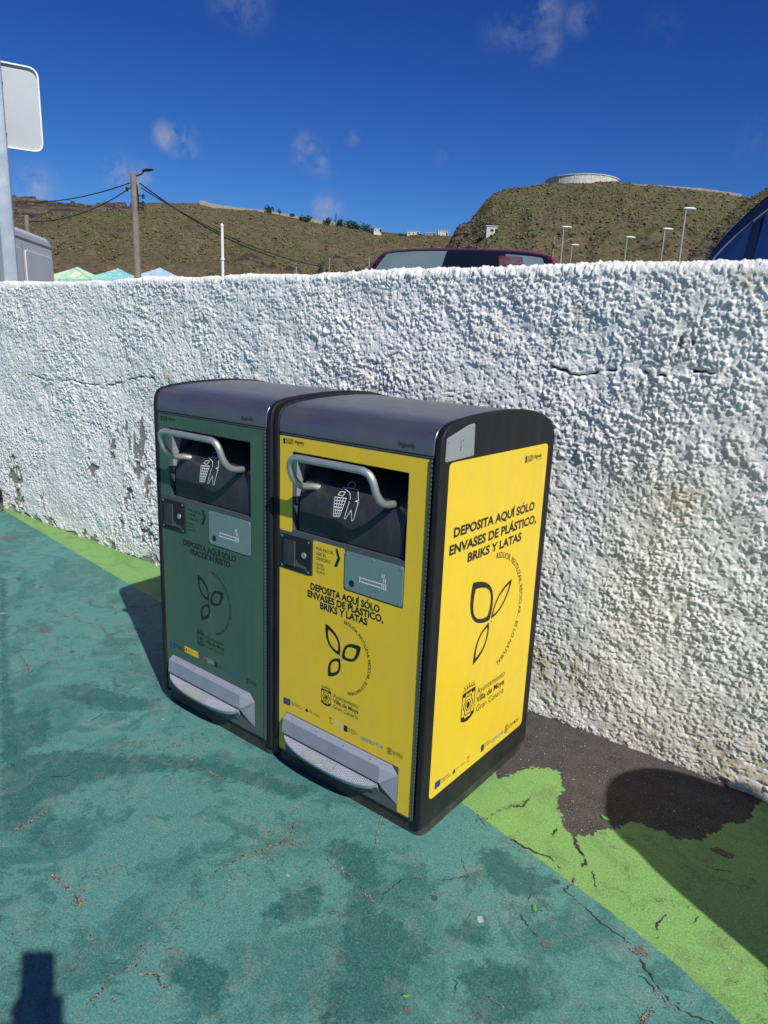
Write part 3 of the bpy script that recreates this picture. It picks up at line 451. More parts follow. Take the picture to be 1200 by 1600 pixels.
# ================================================================ lettering
_gc={}
def glyphs(s,bold=0.0,shear=0.0):
    k=(s,bold,shear)
    if k in _gc: return _gc[k]
    cu=bpy.data.curves.new('t','FONT'); cu.body=s; cu.size=1; cu.offset=bold; cu.shear=shear; cu.resolution_u=3; cu.fill_mode='FRONT' if hasattr(cu,'fill_mode') else 'BOTH'
    o=bpy.data.objects.new('t',cu); me=o.to_mesh(); v=np.array([p.co[:2] for p in me.vertices]) if len(me.vertices) else np.zeros((0,2)); f=[tuple(p.vertices) for p in me.polygons]
    o.to_mesh_clear(); bpy.data.objects.remove(o); bpy.data.curves.remove(cu); _gc[k]=(v,f); return v,f
class Print:                            # flat print, gathered in (u,v), laid on a plane by f3(u,v)
    def __init__(s): s.v=[]; s.f=[]
    def add(s,v,f): n=len(s.v); s.v+=[tuple(p) for p in v]; s.f+=[tuple(i+n for i in q) for q in f]
    def text(s,t,x0,x1,z0,z1,bold=.0,shear=0.,ref=None):
        if bold>.025 and 'Ó' in t:       # heavy capital O carries its accent as a stroke
            i=t.index('Ó'); t=t.replace('Ó','O'); full=glyphs(t,bold)[0]; a=glyphs(t[:i],bold)[0][:,0].max() if i else 0; b=glyphs(t[:i+1],bold)[0][:,0].max()
            w0,w1=full[:,0].min(),full[:,0].max(); cx=x0+((a+b)/2+.03-w0)/(w1-w0)*(x1-x0); hh=z1-z0
            s.stroke([(cx-hh*.06,z1+hh*.10),(cx+hh*.16,z1+hh*.36)],hh*.17)
        v,f=glyphs(t,bold,shear)
        if ref: r,_=glyphs(ref,bold); lo,hi=r[:,1].min(),r[:,1].max()
        else: lo,hi=0,glyphs('H',bold)[0][:,1].max()
        w0,w1=v[:,0].min(),v[:,0].max()
        s.add(np.stack([x0+(v[:,0]-w0)/(w1-w0)*(x1-x0),z0+(v[:,1]-lo)/(hi-lo)*(z1-z0)],1),f)
    def poly(s,p): s.add(p,[tuple(range(len(p)))])
    def stroke(s,pts,w,closed=False):
        P=[np.array(p,float) for p in pts]; n=len(P)
        V=[]
        for i in range(n):
            a=P[(i-1)%n] if (closed or i>0) else P[i]; b=P[(i+1)%n] if (closed or i<n-1) else P[i]
            d1=P[i]-a; d2=b-P[i]
            if np.hypot(*d1)<1e-9: d1=d2
            if np.hypot(*d2)<1e-9: d2=d1
            n1=np.array([-d1[1],d1[0]])/np.hypot(*d1); n2=np.array([-d2[1],d2[0]])/np.hypot(*d2); m=n1+n2; L=m@m
            m=(n1 if L<.2 else m*2/L); ww=w[i] if isinstance(w,(list,tuple,np.ndarray)) else w
            V+= [P[i]+m*ww/2,P[i]-m*ww/2]
        F=[(2*i,2*i+1,2*((i+1)%n)+1,2*((i+1)%n)) for i in range(n if closed else n-1)]
        s.add(V,F)
    def leaf(s,base,tip,wid,th,skew=0.,n=14):
        b=np.array(base);t=np.array(tip);d=t-b;L=np.hypot(*d);d=d/L;nn=np.array([-d[1],d[0]])
        def side(sg,w_,a,e): return [b+d*(a+(L-a-e)*u)+nn*sg*w_*(math.sin(math.pi*min(1,u**.92))**.85)*(1+skew*sg*(u-.5)) for u in np.linspace(0,1,n)]
        o=side(1,wid,0,0)+side(-1,wid,0,0)[::-1][1:-1]; i=side(1,wid-th,th*1.7,th*2.4)+side(-1,wid-th,th*1.7,th*2.4)[::-1][1:-1]
        m=len(o); s.add(o+i,[(k,(k+1)%m,m+(k+1)%m,m+k) for k in range(m)])
    def arc(s,t,c,r,a0,a1,h,bold=0.,rz=None):
        """text along an arc, clockwise from angle a0 to a1, tops outward; rz: vertical radius"""
        rz=rz or r
        adv=[]; bar=glyphs('|',bold)[0][:,0].max()
        for ch in t:
            adv.append((glyphs(ch+'|',bold)[0][:,0].max()-bar) if ch!=' ' else .28)
        tot=sum(adv); x=0; H=glyphs('H',bold)[0][:,1].max(); length=abs(a1-a0)*(r+rz)/2; sc_=length/tot; sv=h/H
        for ch,ad in zip(t,adv):
            if ch!=' ':
                v,f=glyphs(ch,bold); a=a0+(a1-a0)*(x+ad/2)/tot
                ux,uz=math.sin(a),-math.cos(a); ox,oz=math.cos(a),math.sin(a)
                px=c[0]+r*math.cos(a); pz=c[1]+rz*math.sin(a)
                vv=[(px+(q[0]-ad/2)*sc_*ux+q[1]*sv*ox,pz+(q[0]-ad/2)*sc_*uz+q[1]*sv*oz) for q in v]; s.add(vv,f)
            x+=ad
    def obj(s,name,f3,mat_,parent):
        return mk(name,[f3(*p) for p in s.v],s.f,mat_,parent)
def crest_art(P,x0,x1,z0,z1):            # shield with a rosette and a small crown
    w=x1-x0;h=z1-z0;sx=lambda u:x0+w*u;sz=lambda v:z0+h*v
    ring=[]; n=48
    for k in range(n):
        a=k/n*2*math.pi; r=.43*(1+.10*math.cos(6*a)); ring.append((sx(.5+r*math.cos(a)),sz(.40+r*.80*math.sin(a))))
    # shield corners outside the rosette
    for q in (((0,.80),(1,.80),(1,.62),(.93,.70),(.78,.66),(.70,.75),(.5,.72),(.30,.75),(.22,.66),(.07,.70),(0,.62)),((0,.18),(.08,.13),(.2,.15),(.3,.05),(.5,.07),(.7,.05),(.8,.15),(.92,.13),(1,.18),(1,.04),(.8,-.02),(.5,-.06),(.2,-.02),(0,.04))):
        P.poly([(sx(a),sz(b)) for a,b in q])
    P.stroke([(sx(0),sz(.04)),(sx(0),sz(.8))],w*.05); P.stroke([(sx(1),sz(.04)),(sx(1),sz(.8))],w*.05)
    P.stroke([(sx(.5)+(a-sx(.5))*.78,sz(.4)+(b-sz(.4))*.78) for a,b in ring],w*.05,True)
    P.stroke([(sx(.5+.2*math.cos(k/16*6.283)),sz(.4+.15*math.sin(k/16*6.283))) for k in range(16)],w*.045,True)
    P.poly([(sx(.5+.12*math.cos(k/10*6.283)),sz(.4+.10*math.sin(k/10*6.283))) for k in range(10)])
    P.stroke([(sx(.02),sz(.86)),(sx(.5),sz(.90)),(sx(.98),sz(.86))],w*.04)
    for u,v in ((.1,.97),(.3,.98),(.5,1.02),(.7,.98),(.9,.97)): P.stroke([(sx(.5+(u-.5)*.8),sz(.9)),(sx(u),sz(v))],w*.05)
# ================================================================ materials of the bins
def grime(m,amt=.3,dust=(.30,.27,.22),vert=True):
    nt=m.node_tree; b=nt.nodes['Principled BSDF']; lk=b.inputs['Base Color'].links; src=lk[0].from_socket if lk else None
    P=nt.nodes.new('ShaderNodeTexCoord').outputs['Object']; mp=nt.nodes.new('ShaderNodeMapping'); mp.inputs['Scale'].default_value=(9,9,1.1); nt.links.new(P,mp.inputs[0])
    a=ramp(nt,noise(nt,mp.outputs[0],2.2,6,.7),.50,.75,0,amt); c=ramp(nt,noise(nt,P,16,6,.75),.55,.78,0,amt*.9); d=ramp(nt,noise(nt,P,210,2,.6),.68,.74,0,amt*1.4)
    sep=nt.nodes.new('ShaderNodeSeparateXYZ'); nt.links.new(P,sep.inputs[0]); low=math_(nt,'MULTIPLY',ramp(nt,sep.outputs['Z'],.30,.02,0,amt*1.3),ramp(nt,noise(nt,P,11,5,.7),.35,.65))
    t=math_(nt,'MAXIMUM',math_(nt,'MAXIMUM',a,c),math_(nt,'MAXIMUM',d,low)); col=mixc(nt,t,src if src else tuple(b.inputs['Base Color'].default_value[:3]),dust); nt.links.new(col,b.inputs['Base Color'])
    vor=nt.nodes.new('ShaderNodeTexNoise'); vor.inputs['Scale'].default_value=3.1; vor.inputs['Detail'].default_value=2; nt.links.new(P,vor.inputs['Vector']); rl=b.inputs['Roughness'].links
    base=rl[0].from_socket if rl else b.inputs['Roughness'].default_value; nt.links.new(math_(nt,'ADD',base,math_(nt,'MULTIPLY',t,.6)),b.inputs['Roughness'])
M={}
M['black']=mat('black_plastic',(.009,.0095,.012),.50,noise=.25,nscale=6,bump=.25,bscale=900,col2=(.013,.013,.015),spec=.28)
M['base']=mat('base_plastic',(.014,.014,.016),.5,col2=(.024,.023,.021),nscale=9,nlo=.5,nhi=.8)
M['grey']=mat('grey_painted_metal',(.105,.125,.14),.38,metal=.35,noise=.15,nscale=8)
M['yellow']=mat('yellow_vinyl',(.83,.565,.022),.34,noise=.05,nscale=5,coat=.08,bump=.12,bscale=45,col2=(.78,.535,.030))
M['green']=mat('green_vinyl',(.048,.112,.072),.34,noise=.05,nscale=5,coat=.08,bump=.12,bscale=45,col2=(.056,.122,.080))
M['hood']=mat('hood_metal',(.17,.175,.225),.30,metal=.7,noise=.2,nscale=7,col2=(.21,.20,.215),aniso=(.6,2.5,2.5),nlo=.42,nhi=.62)
M['lid']=mat('lid_plastic',(.020,.021,.026),.30,noise=.2,nscale=10,col2=(.036,.035,.035))
M['dark']=mat('dark_recess',(.010,.010,.011),.6)
M['steel']=mat('brushed_steel',(.60,.60,.58),.40,metal=.7,noise=.2,nscale=14,bump=.2,bscale=500,col2=(.46,.46,.43))
M['plate']=mat('ashtray_metal',(.30,.40,.38),.36,metal=.55,noise=.1,nscale=10,col2=(.26,.36,.35))
M['vent']=mat('vent_metal',(.33,.355,.36),.5,metal=.3,noise=.12,nscale=9)
M['pedal']=mat('pedal_grey',(.30,.325,.40),.42,metal=.2,noise=.15,nscale=12,col2=(.26,.28,.33))
M['tread']=mat('tread_grey',(.55,.57,.60),.5,metal=.1,col2=(.50,.52,.55),nscale=60)
M['screw']=mat('screw_steel',(.62,.62,.62),.3,metal=.9)
M['ink']=mat('black_ink',(.012,.012,.012),.45); M['inkg']=mat('faint_black_ink',(.010,.020,.015),.45)
M['white']=mat('white_ink',(.8,.8,.8),.5); M['blue']=mat('blue_ink',(.018,.035,.22),.45); M['lblue']=mat('teal_blue_ink',(.08,.24,.33),.5)
M['mblue']=mat('mid_blue_ink',(.02,.12,.42),.5); M['red']=mat('red_ink',(.55,.04,.02),.5); M['yink']=mat('yellow_ink',(.80,.55,.03),.45); M['star']=mat('star_gold',(.7,.55,.05),.5)
M['foot']=mat('foot_icon_grey',(.30,.31,.29),.5)
for k_,a_ in (('black',.05),('yellow',.13),('green',.12),('hood',.22),('base',.12),('lid',.12),('pedal',.22),('vent',.2),('plate',.15),('grey',.15)): grime(M[k_],a_)
def screw(parent,x,y,z,r=.0042,axis='y',d=.0016):
    g=G(); k=10
    pr=[(r,0),(r,d*.6),(r*.7,d),(0.0003,d)]
    vs=[];
    for rr,h in pr:
        for j in range(k):
            a=j/k*6.2832; u=rr*math.cos(a); w=rr*math.sin(a)
            vs.append((x+u,y-h,z+w) if axis=='y' else (x+h,y+u,z+w))
    fs=[(i*k+j,i*k+(j+1)%k,(i+1)*k+(j+1)%k,(i+1)*k+j) for i in range(3) for j in range(k)]+[tuple(range(3*k,4*k))]
    g.add(vs,fs); return g.mesh('screw',M['screw'],parent,smooth='sharp')
def dome(y,ins=0.):
    ys=[-.004,.0,.010,.03,.07,.155,.25,.353,.45,.519,.58,.626,.652,.668]; zs=[1.185,1.212,1.231,1.243,1.2525,1.261,1.266,1.2675,1.262,1.253,1.239,1.219,1.198,1.165]
    return float(np.interp(y,ys,zs))-ins
DEP=.668
def lidy(z):                            # y of the hopper lid's front face at height z
    return float(np.interp(z,[.855,.90,.95,.985,1.01,1.045,1.075],[.012,.010,.014,.024,.040,.078,.135]))
def make_bin(name,loc,kind,label):
    global OFF
    root=empty(name,(loc[0]-.319,loc[1]+.334,loc[2])); OFF=Vector((-.319,.334,0)); X0=-.637; X1=0.
    tag(root,label,'waste bin','paired street recycling bins against the stucco wall')
    vin=M['yellow'] if kind=='y' else M['green']; ink=M['ink']; ink2=M['ink'] if kind=='y' else M['inkg']
    # body, base
    G().prism([(.012,.045),(.012,.848),(.168,.848),(.168,1.109),(.012,1.109),(.012,1.15),(DEP-.02,1.15),(DEP-.02,.045)],lambda u,v,d:(d,u,v),X0+.020,X1-.020).mesh('body',M['black'],root,bevel=.006)
    bp=fillet([(X0+.004,.010),(X1-.004,.010),(X1-.004,DEP-.006),(X0+.004,DEP-.006)],.035,6)
    g=G().prism(bp,lambda u,v,d:(u,v,d),-.014,.052); g.mesh('base',M['base'],root,bevel=.006)
    # side panels with the domed outline
    out=[(.0,.030),(-.004,.045),(-.004,1.185)]+[(y,dome(y)) for y in (0,.004,.010,.018,.03,.05,.07,.11,.155,.2,.25,.3,.353,.4,.45,.485,.519,.55,.58,.605,.626,.642,.652,.662,.668)]+[(DEP,.06),(DEP-.006,.030)]
    for a,b in ((X1-.0245,X1-.001),(X0+.001,X0+.0245)):
        g=G().prism(out,lambda u,v,d:(d,u,v),a,b); g.mesh('side_panel',M['black'],root,bevel=.0065,seg=4,ang=40)
    # hood between the side panels
    h0,h1=X0+.0255,X1-.0255
    hp=[(-.0035,1.160),(-.0035,1.192),(.0,1.207),(.008,1.222),(.022,1.2365)]+[(y,dome(y,.0045)) for y in (.045,.07,.11,.155,.2,.25,.3,.353,.4,.45,.485,.519,.55,.58,.605,.626)]+[(.64,1.18),(.64,1.151),(.02,1.151),(.004,1.160)]
    G().prism(hp,lambda u,v,d:(d,u,v),h0,h1).mesh('hood',M['hood'],root,bevel=.004,seg=3,ang=50)
    lp=G(); lp.box(h0+.004,h1-.004,-.0015,.01,1.1545,1.1588); lp.mesh('hood_lip',M['grey'],root,bevel=.001)
    pr=Print(); pr.text('Bigbelly',X1-.145,X1-.085,1.176,1.187,.01); pr.obj('hood_lettering',lambda u,v:(u,-.0041,v),M['lid'],root)
    # door: steel sheet with the mouth cut out
    dx0,dx1=X0+.0265,X1-.038; mx0,mx1,mz0,mz1=-.551,-.106,.8535,1.1045
    g=G(); zb,zt=.052,1.1535; xs=[dx0,mx0,mx1,dx1]; zs=[zb,mz0,mz1,zt]
    v=[(x,y,z) for y in (0,.012) for z in zs for x in xs]; f=[]
    for j in range(3):
        for i in range(3):
            if (i,j)==(1,1): continue
            a=j*4+i; f+= [(a,a+1,a+5,a+4),(16+a,16+a+4,16+a+5,16+a+1)]
    for a,b in ((5,6),(6,10),(10,9),(9,5)): f.append((a,b,16+b,16+a))
    for a,b in ((0,1),(1,2),(2,3),(3,7),(7,11),(11,15),(15,14),(14,13),(13,12),(12,8),(8,4),(4,0)): f.append((a,b,16+b,16+a))
    door=g.add(v,f).mesh('door',M['grey'],root)
    g=G()                                # return of the mouth: four inward sheets
    g.box(mx0-.002,mx0,.0121,.10,mz0,mz1).box(mx1,mx1+.002,.0121,.15,mz0,mz1).box(mx0-.002,mx1+.002,.0121,.15,mz1,mz1+.002)
    g.mesh('mouth_frame',M['grey'],root)
    G().box(mx0+.0005,mx1-.0005,.16,.165,mz0,mz1).box(mx0+.0004,mx0+.0014,.095,.16,mz0,mz1).box(mx1-.003,mx1-.001,.013,.16,mz0+.01,mz1-.001).box(mx0+.001,mx1-.001,.013,.16,mz1-.003,mz1-.0012).mesh('mouth_interior',M['dark'],root)
    # hopper lid
    zz=[mz0+.001,.875,.90,.925,.95,.97,.985,1.0,1.01,1.02,1.045,1.06,1.075]; lx0,lx1=mx0+.016,mx1-.014
    g=G(); poly=[(lidy(z),z) for z in zz]+[(.15,1.078),(.15,mz0+.001)]
    g.prism(poly,lambda u,v,d:(d,u,v),lx0,lx1); lid=g.mesh('hopper_lid',M['lid'],root,bevel=.003,seg=3,ang=50)
    G().prism([(.0125,.94),(.0125,1.095),(.060,1.095),(.020,.94)],lambda u,v,d:(d,u,v),mx0+.002,mx0+.0045).mesh('sunlit_wedge',M['vent'],root)  # lighter wedge paints in sunlight on the mouth's inner left wall
    # no-litter pictogram, laid on the curved lid
    def onlid(u,v):
        k=1.0
        for _ in range(4): z=1.462+(v-1.462)*k; k=1+lidy(z)/1.512
        return ((1.0+(u-1.0)*k),lidy(z)-.0009,z)
    dens=lambda p,c=True:[tuple(np.array(a)*(1-t)+np.array(b)*t) for a,b in zip(p,(p[1:]+p[:1]) if c else p[1:]) for t in (0,.25,.5,.75)]+([] if c else [p[-1]])
    pr=Print(); lw=.0019
    pr.stroke(dens(MAN),lw,True); pr.stroke(HEAD,lw*.9,True); pr.stroke(dens(TRASH),lw,True)
    b0,b1,b2,b3=[np.array(q) for q in BASKET]; pr.stroke(dens([tuple(b0),tuple(b1),tuple(b2),tuple(b3)]),lw*1.1,True)
    for k in range(1,4): t=k/4; pr.stroke(dens([tuple(b0+(b1-b0)*t),tuple(b3+(b2-b3)*t)],False),lw*1.1)
    for k in range(1,6): t=k/6; pr.stroke(dens([tuple(b0+(b3-b0)*t),tuple(b1+(b2-b1)*t)],False),lw*1.1)
    pr.obj('litter_pictogram',onlid,M['white'],lid)
    # handle: bent steel tube
    hx0,hx1=-.489,-.166; hp_=[(hx0+.015,.045,.998),(hx0+.004,.018,1.004),(hx0,-.012,1.008),(hx0,-.038,1.018),(hx0,-.062,1.045),(hx0+.002,-.075,1.078),(hx0+.012,-.080,1.098),(hx0+.030,-.082,1.106),(hx0+.06,-.083,1.108)]
    hq=[(hx1-.06,-.083,1.108),(hx1-.030,-.082,1.106),(hx1-.012,-.080,1.098),(hx1-.002,-.075,1.078),(hx1,-.062,1.045),(hx1,-.038,1.018),(hx1,-.012,1.008),(hx1-.004,.018,1.004),(hx1-.015,.045,.998)]
    G().tube(smoothline(hp_+hq,4),.0108,14).mesh('handle',M['steel'],root,smooth='sharp')
    # vinyl sheet on the door
    e=.0008
    ol=[(X0+.0285,.056),(-.575,.056),(-.575,.208),(-.091,.208),(-.091,.056),(-.0395,.056),(-.0395,1.1505),(X0+.0285,1.1505)]
    sl=[(-.6095,.0575),(-.5765,.0575),(-.5765,.2085),(-.0905,.2085),(-.0905,.0575),(-.0405,.0575),(-.0405,1.1505),(-.6095,1.1505),(-.6095,.8465),(-.5535,.8465),(-.5535,1.1065),(-.1035,1.1065),(-.1035,.7125),(-.3295,.7125),(-.3295,.8405),(-.4600,.8405),(-.4600,.7205),(-.6095,.7205)]
    st=G().prism(fillet(sl,.007,4),lambda u,v,d:(u,-d,v),0.0002,e).mesh('vinyl_sheet',vin,root)
    f3=lambda u,v:(u,-e-.0004,v)
    pr=Print()
    if kind=='y':
        pr.text('DEPOSITA AQUÍ SÓLO',-.468,-.187,.678,.700,.038); pr.text('ENVASES DE PLÁSTICO,',-.481,-.172,.651,.673,.038); pr.text('BRIKS Y LATAS',-.425,-.231,.625,.647,.038)
    else:
        pr.text('DEPOSITA AQUÍ SÓLO',-.480,-.183,.678,.700,.038); pr.text('FRACCIÓN RESTO',-.440,-.214,.651,.673,.038)
    pr.obj('headline_lettering',f3,ink,st)
    pr=Print(); c0=(-.334,.486)
    pr.leaf(c0 and (-.338,.4925),(-.400,.581),.0255,.0085); pr.leaf((-.328,.4875),(-.254,.548),.0270,.0088); pr.leaf((-.3365,.4815),(-.384,.406),.0230,.0082)
    for a in (60,180,300,0,120,240): pr.poly([(-.333+.0075*math.cos(R(a))+.0022*math.cos(R(a+k)),.4865+.0075*math.sin(R(a))+.0022*math.sin(R(a+k))) for k in (0,120,240)])
    pr.obj('leaf_emblem',f3,ink,st)
    pr=Print(); pr.arc('REDUCIR, REUTILIZAR, RECICLAR... ES LO NATURAL',(-.334,.4895),.112,R(85),R(-74),.0100,.018,rz=.1155); pr.obj('slogan_lettering',f3,ink2,st)
    pr=Print(); crest_art(pr,-.412,-.371,.303,.368); pr.text('Ayuntamiento',-.361,-.255,.341,.354,0,ref='H'); pr.text('Villa de Moya',-.361,-.254,.322,.336,.022,ref='H'); pr.text('Gran Canaria',-.361,-.256,.303,.316,0,ref='H')
    pr.obj('town_hall_lettering',f3,ink2 if kind=='g' else ink,st)
    pr=Print(); pr.poly([(-.588,.233),(-.556,.235),(-.556,.259),(-.588,.257)]); pr.obj('flag_print',f3,M['blue'],st)
    pr=Print()
    for k in range(12): a=k/12*6.283; pr.poly([(-.572+.008*math.cos(a)+.0011*math.cos(t),.2462+.008*math.sin(a)+.0011*math.sin(t)) for t in (0,1.57,3.14,4.71)])
    pr.obj('flag_stars',lambda u,v:(u,-e-.0007,v),M['star'],st)
    pr=Print(); sm=ink2
    pr.text('Financiado por',-.553,-.508,.2505,.2555,.0); pr.text('la Unión Europea',-.553,-.498,.2435,.2485,0)
    pr.obj('fund_lettering',f3,sm,st); pr=Print()
    if kind=='y':
        pr.poly([(-.483,.2435),(-.472,.2435),(-.471,.249),(-.4775,.2575),(-.484,.249)]); pr.text('GOBIERNO',-.468,-.452,.2505,.2535); pr.text('DE ESPAÑA',-.468,-.452,.246,.249); pr.text('MINISTERIO',-.446,-.415,.2495,.2520); pr.text('DE TURISMO',-.446,-.42,.2460,.2485)
    if kind=='y': pr.obj('ministry_lettering',f3,sm,st)
    pr=Print(); pr.poly([(-.312,.242),(-.303,.240),(-.297,.243),(-.297,.262),(-.313,.262)]); pr.text('Gobierno',-.293,-.262,.256,.261,.0); pr.text('de Canarias',-.293,-.255,.249,.254,.0); pr.text('Turismo',-.293,-.27,.243,.2465)
    pr.obj('islands_lettering',f3,sm,st); pr=Print(); pr.text('Ayuntamiento',-.117,-.078,.2535,.2575); pr.text('Villa de Moya',-.117,-.078,.248,.252,.02); pr.text('Gran Canaria',-.117,-.078,.2425,.2465)
    crest_art(pr,-.135,-.121,.2385,.2600); pr.obj('partner_lettering',f3,sm,st)
    pr=Print()
    if kind=='y': pr.text('T.',-.377,-.362,.244,.266,.03); pr.obj('red_mark',f3,M['red'],st)
    else: 
        pr.poly([(-.368+.008*math.cos(R(a)),.256+.008*math.sin(R(a))) for a in range(0,360,30)]); pr.obj('red_mark',f3,M['red'],st)
        pr=Print(); pr.poly([(-.493,.243),(-.409,.243),(-.409,.268),(-.493,.268)]); yb=pr.obj('yellow_box_print',f3,M['yink'],st)
        pr=Print(); pr.poly([(-.488,.248),(-.478,.248),(-.477,.256),(-.483,.264),(-.489,.256)]); pr.text('GOBIERNO',-.472,-.447,.257,.2605); pr.text('DE ESPAÑA',-.472,-.447,.2505,.254); pr.text('MINISTERIO',-.442,-.413,.2545,.258); pr.obj('box_lettering',lambda u,v:(u,-e-.0008,v),M['red'],st)
    pr=Print(); 
    for k,t in enumerate(('Plan de Recuperación','Transformación','y Resiliencia')): pr.text(t,-.356,-.318,.2585-k*.006,.2625-k*.006)
    pr.obj('plan_lettering',f3,M['white'],st)
    pr=Print(); pr.text('GESPROTUR',-.243,-.151,.2415,.2525,.008); pr.obj('blue_lettering',f3,M['lblue'] if kind=='y' else M['mblue'],st)
    pr=Print(); pr.poly([(-.596+a,1.126+b) for a,b in ((0,.004),(.003,0),(.007,.001),(.012,.0),(.012,.006),(.009,.008),(.012,.012),(.009,.018),(.003,.018),(0,.012),(.003,.008))])
    pr.text('FUTURE',-.581,-.552,1.1365,1.1435,.02); pr.text('STREET',-.581,-.552,1.1275,1.1345,.02); pr.stroke([(-.5475,1.126),(-.5475,1.145)],.0008); pr.text('Bigbelly',-.543,-.504,1.133,1.142,.015,ref='H'); pr.text('Smart City Solutions',-.533,-.504,1.127,1.1295)
    pr.obj('maker_lettering',f3,ink2,st)
    pr=Print(); pr.text('POR FAVOR,',-.447,-.372,.8125,.8225,.003); pr.text('USE EL',-.447,-.402,.7970,.8070,.003); pr.text('CENICERO',-.447,-.385,.7815,.7915,.003); pr.text('PLEASE,',-.447,-.412,.7640,.7710); pr.text('USE THE',-.447,-.409,.7520,.7590); pr.text('ASHTRAY',-.447,-.405,.7400,.7470)
    pr.obj('ashtray_lettering',f3,ink2,st)
    pr=Print(); pr.poly([(-.366,.835),(-.358,.835),(-.3455,.8065),(-.358,.777),(-.370,.777),(-.3570,.8065)]); pr.obj('arrow_print',f3,ink,st)
    # lock plate
    lp=G().prism(rrect(-.602,-.4665,.7235,.8365,.006),lambda u,v,d:(u,-d,v),.0002,.004).mesh('lock_plate',M['dark'],root,bevel=.0008)
    G().prism(rrect(-.585,-.538,.738,.822,.004),lambda u,v,d:(u,-d,v),.0042,.0085).mesh('lock_cover',M['lid'],lp,bevel=.0015)
    G().box(-.5362,-.5345,-.0075,-.0042,.738,.822).mesh('cover_edge',M['grey'],lp)
    G().prism([(-.495+.010*math.cos(k/16*6.283),.783+.010*math.sin(k/16*6.283)) for k in range(16)],lambda u,v,d:(u,-d,v),.004,.0075).mesh('keyhole',M['steel'],lp,bevel=.001)
    G().prism([(-.535,.741),(-.497,.739),(-.483,.733),(-.487,.746),(-.52,.750),(-.530,.760)],lambda u,v,d:(u,-d,v),.0041,.0052).mesh('latch_tongue',M['grey'],lp)
    for x in (-.594,-.4755):
        for z in (.7315,.829): screw(lp,x,-.004,z,.004)
    # ashtray plate
    ap=G().prism(rrect(-.3255,-.1065,.7175,.8375,.010),lambda u,v,d:(u,-d,v),.0002,.0035).mesh('ashtray_plate',M['plate'],root,bevel=.0008)
    G().prism([(-.296+.0105*math.cos(k/18*6.283),.741+.0105*math.sin(k/18*6.283)) for k in range(18)],lambda u,v,d:(u,-d,v),.0036,.0040).mesh('ashtray_hole',M['dark'],ap)
    pr=Print()
    for x0,x1,z0,z1 in ((-.2655,-.2620,.7525,.7720),(-.2585,-.1845,.7665,.7695),(-.2585,-.1845,.7550,.7580),(-.1815,-.1785,.7525,.7720),(-.1745,-.1715,.7525,.7720),(-.1675,-.1645,.7525,.7720)): pr.poly([(x0,z0),(x1,z0),(x1,z1),(x0,z1)])
    for x,z in ((-.1765,.775),(-.1695,.775),(-.1815,.7885),(-.1745,.7885)): pr.poly([(x,z),(x+.003,z),(x+.0015,z+.011),(x-.0015,z+.011)])
    pr.obj('cigarette_pictogram',lambda u,v:(u,-.0039,v),M['white'],ap)
    for x in (-.3165,-.2160,-.1155):
        for z in (.7265,.8285): screw(ap,x if x!=-.2160 else -.2160,-.0035,z if x!=-.2160 else (.7235 if z<.8 else .8315),.0036)
    # pedal housing and foot pedal
    A=(-.571,.2045);Bq=(-.112,.2045);Cc=(-.0925,.180);Dd=(-.0925,.083);y1=-.030
    v=[(-.571,-.001,.2055),(-.118,-.001,.2055),(-.0925,-.001,.178),(-.0925,-.001,.080),   # on the door
       (-.571,-.020,.192),(-.150,-.020,.192),                                              # upper front edge
       (-.571,-.026,.142),(-.145,-.026,.142),(-.571,-.002,.084),(-.148,-.010,.120),(-.571,-.001,.2055)]
    f=[(0,4,5,1),(4,6,7,5),(1,5,2),(5,7,2),(2,7,9,3),(0,8,6,4)]
    hs=G().add(v,f).mesh('pedal_housing',M['pedal'],root); hs.modifiers.new('th','SOLIDIFY').thickness=.0022; hs.modifiers['th'].offset=-1
    bv=hs.modifiers.new('bv','BEVEL'); bv.width=.002; bv.segments=2
    for x in (-.53,-.42,-.30,-.19): screw(hs,x,-.013,.1985,.0034)
    G().box(-.5715,-.1450,-.0275,-.0262,.1402,.1420).mesh('pedal_slot',M['dark'],hs)
    n=28; up=[];lo=[]; xa,xb=-.560,-.152
    for k in range(n+1):
        t=k/n; x=xa+(xb-xa)*t; bow=(1-abs(2*t-1)**2.6)**.62; up.append((x,-.027-.031*bow,.138-.026*bow)); lo.append((x,-.025-.024*bow,.126-.030*bow))
    back=[]; 
    v=up+lo+[(xa,-.022,.138),(xb,-.022,.138),(xa,-.012,.100),(xb,-.012,.100)]; N1=n+1; f=[]
    for k in range(n): f.append((k,k+1,N1+k+1,N1+k))
    ia,ib,ja,jb=2*N1,2*N1+1,2*N1+2,2*N1+3
    top=[ia]+list(range(0,N1))+[ib]; f.append(tuple(top)); f.append(tuple([ja]+list(range(N1,2*N1))+[jb])[::-1]); f.append((ia,0,N1,ja)); f.append((ib,jb,2*N1-1,N1-1)); f.append((ia,ja,jb,ib))
    pd=G().add(v,f).mesh('foot_pedal',M['pedal'],root,bevel=.0018,ang=30)
    # studs of the anti-slip tread and the shoe sole
    g=G(); 
    def top_at(x,s):
        t=(x-xa)/(xb-xa); bow=(1-abs(2*t-1)**2.6)**.62; return (x,-.028-.0285*bow*s,.1386-.0256*bow*s),bow
